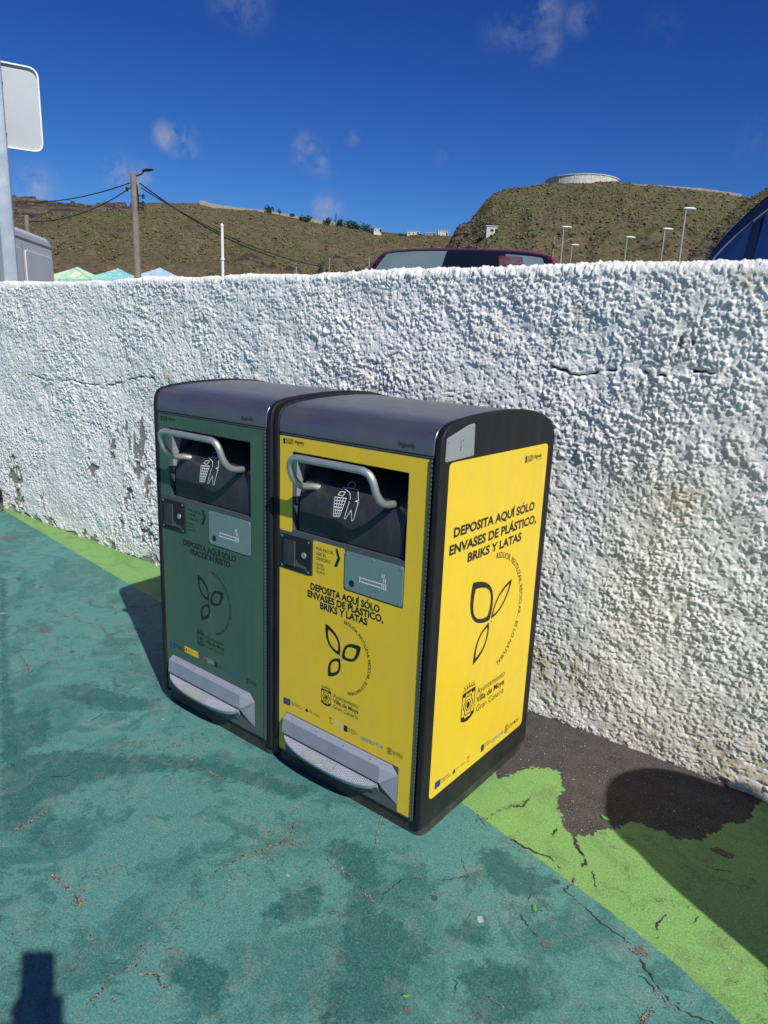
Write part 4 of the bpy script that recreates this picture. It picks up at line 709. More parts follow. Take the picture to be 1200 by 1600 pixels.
    for i in range(62):
        for j in range(9):
            x=xa+.010+i*(xb-xa-.020)/61; dpt=.003+j*.0040+(.0020 if i%2 else 0)
            p,bow=top_at(x,0)
            if dpt>.0285*bow-.002: continue
            s=dpt/(.0285*bow); p,_=top_at(x,s)
            if ((x+.410)/.046)**2+((dpt-.015)/.0115)**2<1 or (abs(x+.335)<.022 and abs(dpt-.015)<.010): continue
            r=.0019; h=.0016; v=[(p[0]-r,p[1],p[2]),(p[0],p[1]-r*1.1,p[2]-.0004),(p[0]+r,p[1],p[2]),(p[0],p[1]+r*1.1,p[2]+.0004),(p[0],p[1]-.0003,p[2]+h)]
            g.add(v,[(0,1,4),(1,2,4),(2,3,4),(3,0,4)])
    o=g.mesh('tread_studs',M['tread'],pd)
    pr=Print(); 
    pr.poly([(-.410+.043*math.cos(a),.0150+.0105*math.sin(a)*(1+.15*math.cos(a))) for a in np.linspace(0,6.283,25)[:-1]]); pr.poly(rrect(-.354,-.318,.007,.023,.004))
    def ontread(x,dpt): p,bow=top_at(x,0); p,_=top_at(x,min(1,dpt/(.0285*max(bow,.1)))); return (p[0],p[1],p[2]+.0009)
    pr.obj('shoe_sole_print',ontread,M['foot'],pd)
    # hinge strip with knuckles
    hg=G().box(-.0375,-.0335,-.0045,.006,.052,1.150).mesh('door_hinge',M['grey'],root)
    g=G(); z=.056
    while z<1.145: g.box(-.0330,-.0295,-.0050,.0005,z,z+.0085); z+=.0125
    g.mesh('hinge_knuckles',M['grey'],hg,bevel=.0006,seg=1)
    # vinyl and vent plate on the side
    if kind=='y':
        ex=-.001
        sd=G().prism(rrect(.0354,.6194,.1176,1.1434,.020,6),lambda u,v,d:(d,u,v),ex+.0002,ex+.0010).mesh('side_vinyl_sheet',M['yellow'],root)
        f3=lambda u,v:(ex+.0014,u,v)
        pr=Print(); pr.text('DEPOSITA AQUÍ SÓLO',.077,.560,.930,.9575,.040); pr.text('ENVASES DE PLÁSTICO,',.060,.581,.882,.9100,.040); pr.text('BRIKS Y LATAS',.160,.486,.840,.8670,.040); pr.obj('headline_lettering',f3,ink,sd)
        pr=Print(); pr.leaf((.318,.614),(.201,.766),.062,.0130,skew=.2); pr.leaf((.327,.616),(.447,.717),.027,.0085); pr.leaf((.317,.604),(.236,.489),.030,.0090)
        for a in (90,210,330,30,150): pr.poly([(.321+.013*math.cos(R(a))+.0045*math.cos(R(a+k)),.611+.013*math.sin(R(a))+.0045*math.sin(R(a+k))) for k in (0,120,240)])
        pr.obj('leaf_emblem',f3,ink,sd)
        pr=Print(); pr.arc('REDUCIR, REUTILIZAR, RECICLAR... ES LO NATURAL',(.322,.622),.190,R(88),R(-70),.0180,.018,rz=.190); pr.obj('slogan_lettering',f3,ink,sd)
        pr=Print(); crest_art(pr,.189,.262,.309,.432); pr.text('Ayuntamiento',.275,.455,.372,.394,0,ref='H'); pr.text('Villa de Moya',.275,.455,.341,.364,.022,ref='H'); pr.text('Gran Canaria',.278,.455,.310,.332,0,ref='H'); pr.obj('town_hall_lettering',f3,ink,sd)
        pr=Print(); pr.poly([(.063,.141),(.093,.141),(.093,.165),(.063,.165)]); pr.obj('flag_print',f3,M['blue'],sd)
        pr=Print(); pr.text('Financiado por',.097,.142,.1555,.162); pr.text('la Unión Europea',.097,.150,.146,.1525)
        pr.obj('fund_lettering',f3,ink,sd); pr=Print()
        pr.poly([(.163,.142),(.174,.142),(.176,.150),(.169,.160),(.162,.150)]); pr.text('GOBIERNO',.179,.197,.151,.155); pr.text('MINISTERIO',.203,.233,.150,.1535)
        pr.obj('ministry_lettering',f3,ink,sd); pr=Print()
        pr.poly([(.332,.140),(.341,.138),(.350,.141),(.350,.164),(.332,.164)]); pr.text('Gobierno',.355,.390,.156,.1625); pr.text('de Canarias',.355,.397,.147,.1535)
        pr.obj('islands_lettering',f3,ink,sd); pr=Print()
        pr.text('AYTO. MOYA',.515,.590,.144,.158,.01); crest_art(pr,.491,.511,.137,.168); pr.obj('partner_lettering',f3,ink,sd)
        pr=Print(); pr.text('T.',.245,.262,.139,.164,.03); pr.obj('red_mark',f3,M['red'],sd)
        pr=Print(); pr.text('GESPROTUR',.400,.482,.142,.155,.008); pr.obj('blue_lettering',f3,M['lblue'],sd)
        pr=Print(); pr.poly([(.463+a*1.25,1.094+b*1.25) for a,b in ((0,.004),(.003,0),(.007,.001),(.012,.0),(.012,.006),(.009,.008),(.012,.012),(.009,.018),(.003,.018),(0,.012),(.003,.008))])
        pr.text('FUTURE',.482,.517,1.1065,1.1155,.02); pr.text('STREET',.482,.517,1.0955,1.1045,.02); pr.stroke([(.5225,1.093),(.5225,1.117)],.001); pr.text('Bigbelly',.528,.578,1.1025,1.1135,.015,ref='H'); pr.text('Smart City Solutions',.541,.578,1.096,1.099); pr.obj('maker_lettering',f3,ink,sd)
        vp=G().prism(fillet([(.011,1.1475),(.152,1.1515),(.148,1.2415),(.120,1.2395),(.013,1.2100)],.006,4),lambda u,v,d:(d,u,v),ex+.0002,ex+.003).mesh('vent_plate',M['vent'],root,bevel=.0008)
        for y,z in ((.022,1.156),(.022,1.201),(.138,1.160),(.138,1.232)): screw(vp,ex+.003,y,z,.0042,'x')
        pr=Print(); pr.text('Bigbelly',.0,.030,0,.006,.01); pr.obj('plate_lettering',lambda u,v:(ex+.0033,.083-v,1.172+u),M['grey'],vp)
        G().prism([(.093+.002*math.cos(k),1.200+.002*math.sin(k)) for k in range(6)],lambda u,v,d:(d,u,v),ex+.003,ex+.0033).mesh('plate_pin_hole',M['dark'],vp)
    OFF=Vector((0,0,0)); return root
make_bin('recycling_bin',(0,0,0),'y','bright yellow packaging bin with grey hood and large yellow side panel')
make_bin('recycling_bin',(-.6385,-.0053,.006),'g','dark green general waste bin standing left of the yellow bin')
# ================================================================ road sign, poles, wires
galv=mat('galvanised_steel',(.36,.40,.44),.38,metal=.6,noise=.15,nscale=9,col2=(.44,.47,.50))
alu=mat('sign_back_grey',(.40,.42,.44),.45,metal=.25,noise=.06,nscale=4,col2=(.36,.38,.40)); alur=mat('sign_rim_white',(.75,.76,.77),.4,metal=.1)
wht=mat('white_post_paint',(.78,.78,.76),.5); conc=mat('weathered_concrete',(.26,.21,.16),.9,col2=(.19,.15,.115),nscale=5); blk=mat('black_cable',(.012,.012,.012),.6)
def frame_at(px,py,d,yaw): p=at(px,py,d); return p
def signpost():
    base=at(14,432,6.4); top=at(3,235,6.4); x,y=(base[0]+top[0])/2,(base[1]+top[1])/2
    view=np.array([x,y])-CAMP[:2]; yaw=math.atan2(view[1],view[0])-math.pi/2+R(3)
    r=empty('road_sign',(x,y,LOT),yaw); tag(r,'galvanised sign post seen from behind with blank rounded grey plate','road sign')
    H=at(6,92,6.4)[2]-LOT
    G().prism(rrect(-.052,.052,-.03,.03,.012,3),lambda u,v,d:(u,v,d),0,H+.05).mesh('post',galv,r,bevel=.002)
    zb=at(30,234,6.45)[2]-LOT; zt=at(30,101,6.45)[2]-LOT; hw=.300
    pl=G().prism(rrect(-hw,hw,zb,zt,.075,8),lambda u,v,d:(u,d,v),.050,.053).mesh('sign_plate',alu,r)
    o=rrect(-hw,hw,zb,zt,.075,8); i=rrect(-hw+.010,hw-.010,zb+.010,zt-.010,.067,8); n=len(o)
    v=[(a,.030,b) for a,b in o]+[(a,.030,b) for a,b in i]+[(a,.056,b) for a,b in o]+[(a,.0495,b) for a,b in i]; f=[]
    for k in range(n):
        j=(k+1)%n; f+=[(k,j,n+j,n+k),(k,2*n+k,2*n+j,j),(n+k,n+j,3*n+j,3*n+k),(2*n+k,3*n+k,3*n+j,2*n+j)]
    G().add(v,f).mesh('plate_rim',alur,r)
    for z in (zb+.12,zt-.12):
        G().box(-.060,.060,.030,.049,z-.02,z+.02).mesh('clamp',galv,r,bevel=.002)
signpost()
def lamp_head(g,p,dirv,L=.6,w=.12):
    d=Vector(dirv).normalized(); s=d.cross(Vector((0,0,1))).normalized(); u=Vector((0,0,1)); p=Vector(p); V=[]
    for t,ww,h in ((0,.3,.4),(.15,.7,.8),(.5,1,1),(.85,.8,.7),(1,.3,.3)):
        for a,b in ((-1,0),(-.6,.6),(.6,.6),(1,0),(.7,-.5),(-.7,-.5)): V.append(tuple(p+d*L*t+s*a*w*ww+u*b*w*.8*h))
    F=[tuple(range(6))]+[tuple(range(24,30))[::-1]]
    for i in range(4):
        for j in range(6): a=i*6+j; b=i*6+(j+1)%6; F.append((a,b,b+6,a+6))
    g.add(V,F); return g
def utility_pole():
    p=at(215,430,30); top=at(212,271,30); r=empty('utility_pole',(p[0],p[1],LOT)); tag(r,'tall brown wooden utility pole with a drooping black street lamp and cables','utility pole')
    H=top[2]-LOT; G().tube([(0,0,0),(0,0,H*.5),(0,0,H)],[.15,.135,.115],10).mesh('pole',conc,r,smooth='sharp')
    rt=Vector((RGT[0],RGT[1],0)).normalized()
    a=Vector((0,0,H-.12)); b=a+rt*.30+Vector((0,0,.10)); c=a+rt*.42+Vector((0,0,.22))
    G().tube([a-rt*.1,a+rt*.18+Vector((0,0,.05)),b,c],.028,8).mesh('lamp_arm',blk,r,smooth='sharp')
    lamp_head(G(),c-rt*.08,rt+Vector((0,0,.12)),.42,.10).mesh('lamp_head',blk,r)
    for A_,B_ in (((0,0,H-.75),rt*.35+Vector((0,0,H-.78))),((0,0,H-1.15),rt*.32+Vector((0,0,H-1.2))),(-rt*.28+Vector((0,0,H-.55)),(0,0,H-.5))): G().tube([tuple(A_),tuple(B_)],.02,6).mesh('cable_bracket',blk,r)
    for k,q in enumerate((rt*.34+Vector((0,0,H-.78)),rt*.32+Vector((0,0,H-1.02)),rt*.3+Vector((0,0,H-1.2)),-rt*.26+Vector((0,0,H-.55)))):
        G().lathe([(.02,-.09),(.06,-.07),(.045,-.02),(.06,.02),(.03,.07),(.01,.08)],tuple(q),8).mesh('insulator',blk,r,smooth='sharp')
    G().tube([tuple(rt*.13+Vector((0,0,H-1.3))),tuple(rt*.15+Vector((0,0,H-.9))),tuple(rt*.11+Vector((0,0,H-.4)))],.035,6).mesh('cable_loop',blk,r)
utility_pole()
def wire(a,b,sag,lab,r=.022):
    A=Vector(a);B=Vector(b); pts=[]
    for k in range(25):
        t=k/24; p=A.lerp(B,t); p.z-=sag*4*t*(1-t); pts.append(tuple(p))
    o=G().tube(pts,r,5).mesh('overhead_cable',blk,None); tag(o,lab,'cable','cables strung from the utility pole')
PT=lambda x,y:at(x,y,30)
wire(PT(208,284),at(28,315,42),.25,'overhead cable running left from the wooden pole, the upper one ending on the far ridge')
wire(PT(208,290),at(40,346,30),.35,'overhead cable dropping left from the wooden pole to the short post beside the van')
wire(PT(218,286),at(430,402,33),.30,'upper overhead cable descending right from the wooden pole past the white mast',.026)
wire(PT(220,293),at(500,416,34),.40,'lower overhead cable descending right from the wooden pole past the white mast',.022)
wire(PT(211,300),at(196,420,29),.02,'thin guy cable hanging down from the wooden pole to the ground',.010)
def post(px,py0,d,rad,lab,name='white_mast',m=wht,cat='post',head=None,group=None,seg=0):
    p=at(px[0],py0,d); H=p[2]-LOT; r=empty(name,(p[0],p[1],LOT)); tag(r,lab,cat,group)
    G().tube([(0,0,0),(0,0,H)],[rad,rad*.75],8).mesh('pole',m,r,smooth='sharp')
    if seg:
        for z in (H-.75,H-1.2): G().lathe([(rad*1.02,0),(rad*1.25,.01),(rad*1.25,.04),(rad*1.02,.05)],(0,0,z),10).mesh('collar',m,r)
        G().lathe([(rad*.8,0),(rad*.95,.02),(.012,.07)],(0,0,H),10).mesh('cap',m,r)
    if head is not None:
        rt=Vector((RGT[0],RGT[1],0)).normalized()*head
        lamp_head(G(),Vector((0,0,H-.03))-rt*.12,rt,.62,.14).mesh('lamp_head',wht,r)
    return r
post((347,0),354,18,.042,'slim white mast with collars standing right of the wooden pole',seg=1)
lampg=mat('lamp_post_grey',(.34,.32,.28),.6)
post((1072,0),325,40,.062,'tallest grey street lamp, nearest the dark car','street_lamp',lampg,'street lamp',1,'street lamps along the road below the hill')
post((1039,0),357,48,.062,'grey street lamp just left of the tallest one','street_lamp',lampg,'street lamp',1,'street lamps along the road below the hill')
post((881,0),354,49,.060,'grey street lamp beside the leaning wooden prop pole','street_lamp',lampg,'street lamp',1,'street lamps along the road below the hill')
post((980,0),370,52,.055,'grey street lamp standing alone in the middle of the right hill','street_lamp',lampg,'street lamp',.5,'street lamps along the road below the hill')
post((894,0),382,57,.050,'short grey street lamp close to the end of the red car','street_lamp',lampg,'street lamp',.7,'street lamps along the road below the hill')
wp=post((866,0),369,50,.095,'brown wooden pole with a slanted prop beside the red car','wooden_pole',conc,'utility pole')
a=Vector(at(868,388,50))-wp.location; b=Vector(at(892,372,51))-wp.location; G().tube([a,b],.035,6).mesh('slanted_arm',conc,wp)
post((41,0),336,30,.10,'short wooden post rising behind the roof of the white van','wooden_post',conc,'post')
for x,y,d,l in ((463,417,60,'thin pale pole left of the dark bush below the ridge'),(515,402,62,'thin pale pole just right of the dark bush below the ridge'),(577,402,58,'thin pale pole closest to the left edge of the red car'),(573,416,64,'shortest pale pole beside the red car')): post((x,0),y,d,.05,l,'thin_pole',lampg,'pole')
# ================================================================ gazebos
def gazebo(px,py,d,lab,cols,seed):
    p=at(px,py,d); r=empty('market_gazebo',(p[0],p[1],LOT),R(28)); tag(r,lab,'gazebo','painted gazebos beyond the wall'); H=p[2]-LOT; E=H-.62; w=1.18
    m=bpy.data.materials.new('painted_canvas'); nt,N,L,b=nodes(m); P=N('ShaderNodeTexCoord').outputs['Object']
    mp=N('ShaderNodeVectorMath'); mp.operation='ADD'; L(P,mp.inputs[0]); mp.inputs[1].default_value=(seed*7,seed*3,0)
    c=mixc(nt,ramp(nt,noise(nt,mp.outputs[0],1.6,3,.6,1.5),.40,.52),cols[0],cols[1]); c=mixc(nt,ramp(nt,noise(nt,mp.outputs[0],2.6,3,.6,2),.50,.60),c,cols[2]); c=mixc(nt,ramp(nt,noise(nt,mp.outputs[0],4,3,.6,1),.60,.66),c,cols[3]); L(c,b.inputs['Base Color']); b.inputs['Roughness'].default_value=.8
    n=6; V=[(0,0,H)];F=[]
    for ring in range(1,n+1):
        t=ring/n
        for s in range(4):
            for k in range(4):
                c0=[(-1,-1),(1,-1),(1,1),(-1,1)][s]; c1=[(-1,-1),(1,-1),(1,1),(-1,1)][(s+1)%4]; q=k/4
                V.append(((c0[0]+(c1[0]-c0[0])*q)*w*t,(c0[1]+(c1[1]-c0[1])*q)*w*t,H-(H-E)*(t**.92)))
    for j in range(16): F.append((0,1+j,1+(j+1)%16))
    for i in range(n-1):
        for j in range(16): a=1+i*16+j; b=1+i*16+(j+1)%16; F.append((a,a+16,b+16,b))
    k0=len(V); V+=[(x,y,z-.22) for x,y,z in V[1+(n-1)*16:]]
    for j in range(16): a=1+(n-1)*16+j; b=1+(n-1)*16+(j+1)%16; F.append((a,k0+j,k0+(j+1)%16,b))
    G().add(V,F).mesh('canopy',m,r)
    for x in (-1,1):
        for y in (-1,1): G().box(x*w*.96-.025,x*w*.96+.025,y*w*.96-.025,y*w*.96+.025,0,E-.02).mesh('leg',wht,r)
ya=((.62,.68,.30),(.25,.60,.52),(.70,.75,.45),(.20,.45,.62)); te=((.22,.55,.50),(.30,.62,.45),(.15,.38,.60),(.55,.70,.55)); bl=((.22,.40,.66),(.35,.58,.66),(.60,.50,.60),(.18,.30,.60))
gazebo(121,417,38,'yellow and green painted gazebo roof next to the van',ya,1); gazebo(184,419,38,'turquoise painted gazebo roof just left of the wooden pole',te,2); gazebo(250,418,38,'blue and pink painted gazebo roof just right of the wooden pole',bl,3)
# ================================================================ vehicles
tyre_m=mat('tyre_rubber',(.02,.02,.02),.85); rim_m=mat('wheel_rim',(.45,.46,.48),.35,metal=.8); lamp_m=mat('lamp_glass',(.55,.56,.58),.15,coat=.5); redl=mat('tail_lamp_red',(.35,.01,.01),.2,coat=.5); trim=mat('black_trim',(.012,.012,.013),.4)
def glassmat(name,col,trans=0.,rough=.04):
    m=mat(name,col,rough,coat=1.0,spec=.7)
    if trans:
        nt=m.node_tree; N=nt.nodes.new; b=nt.nodes['Principled BSDF']; t=N('ShaderNodeBsdfTransparent'); t.inputs[0].default_value=(.72,.78,.80,1); g=N('ShaderNodeMixShader'); g.inputs[0].default_value=trans
        nt.links.new(b.outputs[0],g.inputs[1]); nt.links.new(t.outputs[0],g.inputs[2]); nt.links.new(g.outputs[0],nt.nodes['Material Output'].inputs[0])
    return m
def paint(name,col,coat=.8): return mat(name,col,.34,metal=.1,coat=coat,noise=.08,nscale=2)
class Loft:
    """car shell from stations: (x, half width low, half width belt, half width roof, z sill, z belt, z top)"""
    def __init__(s,st,nx=90,ns=40):
        st=sorted(st); xs=np.array([q[0] for q in st]); s.x=np.linspace(xs[0],xs[-1],nx); A=np.array(st)
        sm=lambda c: s._s(np.interp(s.x,xs,A[:,c]))
        wl,wb,wr,zs,zb,zt=[sm(c) for c in range(1,7)]
        s.ns=ns; V=[]
        for i in range(nx):
            pr=[(wl[i]*.96,zs[i]),(wl[i],zs[i]+.12),(wl[i]*1.01,(zs[i]+zb[i])/2),(wb[i],zb[i]-.05),(wb[i]*.975,zb[i]),(wr[i]+(wb[i]-wr[i])*.5,zb[i]+(zt[i]-zb[i])*.5),(wr[i],zt[i]-(zt[i]-zb[i])*.12),(wr[i]-.10,zt[i]-.012),(wr[i]*.5,zt[i]+.012),(0,zt[i]+.018)]
            P=np.array(smoothline(pr,5)); L=np.concatenate([[0],np.cumsum(np.hypot(*np.diff(P,axis=0).T))]); t=np.linspace(0,L[-1],ns)
            y=np.interp(t,L,P[:,0]); z=np.interp(t,L,P[:,1]); V.append(np.stack([np.full(ns,s.x[i]),y,z],1))
        s.V=np.array(V); s.V[:,-1,1]=0
    def _s(s,a):
        for _ in range(3): b=a.copy(); b[1:-1]=(a[:-2]+2*a[1:-1]+a[2:])/4; a=b
        return a
    def obj(s,name,m,parent):
        nx,ns=s.V.shape[:2]; L=s.V; Rr=s.V.copy()[:,::-1]; Rr[:,:,1]*=-1; full=np.concatenate([L,Rr[:,1:]],1); n=full.shape[1]; V=full.reshape(-1,3)
        F=[(i*n+j,i*n+j+1,(i+1)*n+j+1,(i+1)*n+j) for i in range(nx-1) for j in range(n-1)]+[tuple(range(n))[::-1],tuple(range((nx-1)*n,nx*n))]+[((i+1)*n,i*n,i*n+n-1,(i+1)*n+n-1) for i in range(nx-1)]
        return G().add([tuple(q) for q in V],F).mesh(name,m,parent,smooth='sharp',ang=60)
    def surf(s,x,y,z):                   # pushes a point onto the shell seen from the side (given x,z)
        i=int(np.clip(np.searchsorted(s.x,x),1,len(s.x)-1)); a=(x-s.x[i-1])/(s.x[i]-s.x[i-1]); c=s.V[i-1]*(1-a)+s.V[i]*a
        return float(np.interp(z,c[:,2],c[:,1]))
def wheel(parent,x,y,r=.32,w=.2):
    t=G(); prof=[(r*.62,-w/2),(r*.93,-w/2),(r,-w*.35),(r,w*.35),(r*.93,w/2),(r*.62,w/2)]
    o=G(); k=28
    V=[(x+a*math.cos(j/k*6.2832),y+b,r+a*math.sin(j/k*6.2832)) for a,b in prof for j in range(k)]; F=[(i*k+j,i*k+(j+1)%k,(i+1)*k+(j+1)%k,(i+1)*k+j) for i in range(5) for j in range(k)]
    ww=empty('wheel'); ww.parent=parent; o.add(V,F).mesh('tyre',tyre_m,ww,smooth='sharp')
    g=G()
    for j in range(5):
        a=j/5*6.2832; ca,sa=math.cos(a),math.sin(a); sgn=1 if y>0 else -1; yy=y+sgn*w*.42
        g.add([(x+ca*.05-sa*.03,yy,r+sa*.05+ca*.03),(x+ca*.05+sa*.03,yy,r+sa*.05-ca*.03),(x+ca*r*.64+sa*.02,yy,r+sa*r*.64-ca*.02),(x+ca*r*.64-sa*.02,yy,r+sa*r*.64+ca*.02)],[(0,1,2,3)])
    g.add([(x+r*.62*math.cos(j/24*6.2832),y,r+r*.62*math.sin(j/24*6.2832)) for j in range(24)],[tuple(range(24))]); g.mesh('rim',rim_m,ww)
def side_window(lf,pts,m,parent,name='side_window',off=.012,both=True):
    for sg in ((1,-1) if both else (1,)):
        P=fillet(pts,.03,3); V=[(x,sg*(lf.surf(x,0,z)+off),z) for x,z in P]; c=(sum(p[0] for p in P)/len(P),sum(p[1] for p in P)/len(P)); n=len(P)
        rings=[V]
        for t in (.66,.33): rings.append([(c[0]+(x-c[0])*t,sg*(lf.surf(c[0]+(x-c[0])*t,0,c[1]+(z-c[1])*t)+off),c[1]+(z-c[1])*t) for x,z in P])
        vv=sum(rings,[])+[(c[0],sg*(lf.surf(c[0],0,c[1])+off),c[1])]; F=[(i*n+j,i*n+(j+1)%n,(i+1)*n+(j+1)%n,(i+1)*n+j) for i in range(2) for j in range(n)]+[(2*n+j,2*n+(j+1)%n,3*n) for j in range(n)]
        G().add(vv,F).mesh(name,m,parent,smooth='sharp',ang=60)
def screen(lf,x0,x1,zlo,wtop,wbot,m,parent,name,off=.006,u0=-1,u1=1,v0=0,v1=1,nu=18,nv=10):
    """glass across the car between x0 (bottom) and x1 (top) following the shell"""
    V=[];
    for j in range(nv+1):
        t=v0+(v1-v0)*j/nv; x=x0+(x1-x0)*t; i=int(np.clip(np.searchsorted(lf.x,x),1,len(lf.x)-1)); a=(x-lf.x[i-1])/(lf.x[i]-lf.x[i-1]); c=lf.V[i-1]*(1-a)+lf.V[i]*a
        hw=wbot+(wtop-wbot)*t
        for k in range(nu+1):
            y=(u0+(u1-u0)*k/nu)*hw; cc=c[len(c)//2:][::-1]; z=float(np.interp(abs(y),cc[:,1],cc[:,2])); sg=1 if x1<x0 else -1
            V.append((x+sg*off*.8,y,z+off*.8))
    F=[(j*(nu+1)+k,j*(nu+1)+k+1,(j+1)*(nu+1)+k+1,(j+1)*(nu+1)+k) for j in range(nv) for k in range(nu)]
    return G().add(V,F).mesh(name,m,parent,smooth=True)
def red_car():
    c=at(735,390,0+6.25); ct=math.cos(R(-62)); st_=math.sin(R(-62)); pk=at(728,387,5.75); r=empty('parked_car',(pk[0]-.40*ct,pk[1]-.40*st_,LOT),R(-62)); tag(r,'dark red hatchback parked nose to the wall with sunshades behind its windscreen','car')
    H=float(pk[2])-LOT+.02
    st=[(-2.0,.72,.74,.58,.35,.80,.84),(-1.93,.84,.84,.64,.25,.88,1.10),(-1.55,.88,.88,.64,.22,.93,1.34),(-.9,.90,.88,.67,.2,.92,H-.015),(-.2,.90,.89,.69,.2,.91,H),(.15,.90,.89,.69,.2,.91,H-.012),(.40,.90,.89,.69,.2,.91,H-.045),(.55,.90,.89,.70,.2,.91,H-.12),(1.12,.90,.88,.77,.2,.90,.965),(1.25,.89,.86,.74,.2,.86,.90),(1.62,.86,.80,.64,.22,.74,.78),(1.78,.74,.72,.54,.28,.62,.66)]
    lf=Loft(st,150,46); body=lf.obj('body',paint('dark_red_paint',(.33,.035,.035),.12),r)
    screen(lf,1.07,.42,.9,.64,.77,trim,r,'cabin_surround',.002)
    tl=mat('sunshade_teal',(.55,.68,.68),.7,col2=(.42,.56,.58),nscale=3); red=mat('seat_cover_red',(.40,.05,.05),.7,col2=(.55,.35,.35),nscale=9)
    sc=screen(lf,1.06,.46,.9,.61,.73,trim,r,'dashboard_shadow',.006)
    screen(lf,1.06,.47,.9,.61,.73,tl,r,'sunshade',.010,-.98,-.22); screen(lf,1.06,.50,.9,.61,.73,red,r,'seat_cover',.010,.42,.70,0,.95); screen(lf,1.06,.48,.9,.61,.73,tl,r,'sunshade',.009,.50,.94,0,.97)
    screen(lf,1.07,.43,.9,.635,.76,glassmat('windscreen_glass',(.01,.014,.02),.62),r,'windscreen',.016)
    dg=glassmat('sky_tinted_glass',(.01,.015,.03))
    side_window(lf,[(.95,.96),(.36,1.345),(-.30,1.37),(-.30,.96)],dg,r); side_window(lf,[(-.36,.96),(-.36,1.37),(-1.30,1.30),(-1.55,1.05),(-1.3,.96)],dg,r)
    for x in (-1.25,1.18):
        for y in (-.78,.78): wheel(r,x,y,.30,.19)
    for sg in (-1,1):
        G().prism(rrect(-.09,.09,.89,1.01,.03,4),lambda u,v,d:(.72+d,sg*(.99)+u,v),0,.08).mesh('mirror',body.data.materials[0],r,bevel=.01)
        G().lathe([(.10,0),(.09,.03),(.02,.04)],(0,0,0),14).mesh('headlight',lamp_m,r).matrix_local=Matrix.Translation((1.72,sg*.55,.62))@Matrix.Rotation(R(90),4,'Y')
    G().box(-.25,.25,-.01,.01,-.055,.055).mesh('number_plate',wht,r).matrix_local=Matrix.Translation((1.82,0,.45))@Matrix.Rotation(R(90),4,'Z')
    g=G().tube([(0.2,0,H-.005),(.05,0,H+.02)],.02,6); g.mesh('roof_aerial_base',trim,r)
red_car()
def blue_suv():
    r=empty('parked_suv',(BX,BY,LOT),R(BROT)); tag(r,'dark blue sport utility car with sky reflection coloured into its side windows at the right edge','car'); H=BH
    pm=paint('dark_blue_paint',(.012,.018,.045))
    st=[(-2.2,.74,.72,.50,.40,.90,.93),(-2.13,.86,.84,.60,.30,1.0,1.12),(-1.95,.90,.88,.64,.28,1.02,1.46),(-1.72,.91,.89,.66,.26,1.02,1.68),(-1.40,.91,.89,.68,.25,1.02,H-.03),(-.8,.92,.90,.68,.25,1.01,H-.005),(0,.92,.90,.68,.25,1.0,H),(.5,.92,.90,.67,.25,1.0,H-.04),(1.25,.92,.88,.74,.25,.98,1.10),(1.5,.9,.85,.7,.25,.95,1.0),(2.1,.85,.8,.65,.28,.85,.9),(2.3,.72,.7,.5,.32,.7,.74)]
    lf=Loft(st,150,46); lf.obj('body',pm,r); dg=glassmat('sky_tinted_glass',(.012,.040,.125))  # blue base colour paints the sky's reflection into the glass
    side_window(lf,[(-2.03,1.06),(-1.90,1.34),(-1.76,1.52),(-1.78,1.06)],dg,r,'quarter_window',.014)
    side_window(lf,[(-1.72,1.06),(-1.70,1.54),(-1.53,1.62),(-1.53,1.06)],dg,r,'quarter_window',.014); side_window(lf,[(-1.48,1.06),(-1.48,1.64),(-1.1,1.67),(-.30,1.69),(-.28,1.06)],dg,r,'rear_door_window',.014); side_window(lf,[(-.20,1.06),(-.22,1.69),(.45,1.64),(1.05,1.12)],dg,r,'front_door_window',.014)
    for sg in (-1,1):
        pts=[(-2.04,1.12),(-1.86,1.40),(-1.52,1.665),(-1.1,1.70),(-.2,1.72),(.5,1.67),(.9,1.38)]
        G().tube(smoothline([(x,sg*(lf.surf(x,0,z)+.012),z) for x,z in pts],5),.007,6).mesh('window_trim_strip',rim_m,r,smooth=True)
        rr=[(-1.35,H-.02),(-1.2,H+.035),(-.5,H+.05),(.3,H+.035),(.42,H-.02)]
        G().tube(smoothline([(x,sg*.64,z) for x,z in rr],5),.016,7).mesh('roof_rail',trim,r,smooth=True)
        G().prism(rrect(-.10,.10,1.02,1.16,.03,4),lambda u,v,d:(.75+d,sg*1.02+u,v),0,.10).mesh('mirror',pm,r,bevel=.012)
        G().box(-.03,.03,-.12,.12,-.10,.10).mesh('tail_light',redl,r,bevel=.02).location=(-2.13,sg*.70,1.0)
    screen(lf,1.20,.52,.9,.60,.74,dg,r,'windscreen',.006); screen(lf,-2.02,-1.50,.9,.56,.66,dg,r,'rear_window',.006)
    for x in (-1.40,1.42):
        for y in (-.80,.80): wheel(r,x,y,.36,.23)
BX,BY,BROT,BH=1.68,3.95,0,1.83
blue_suv()
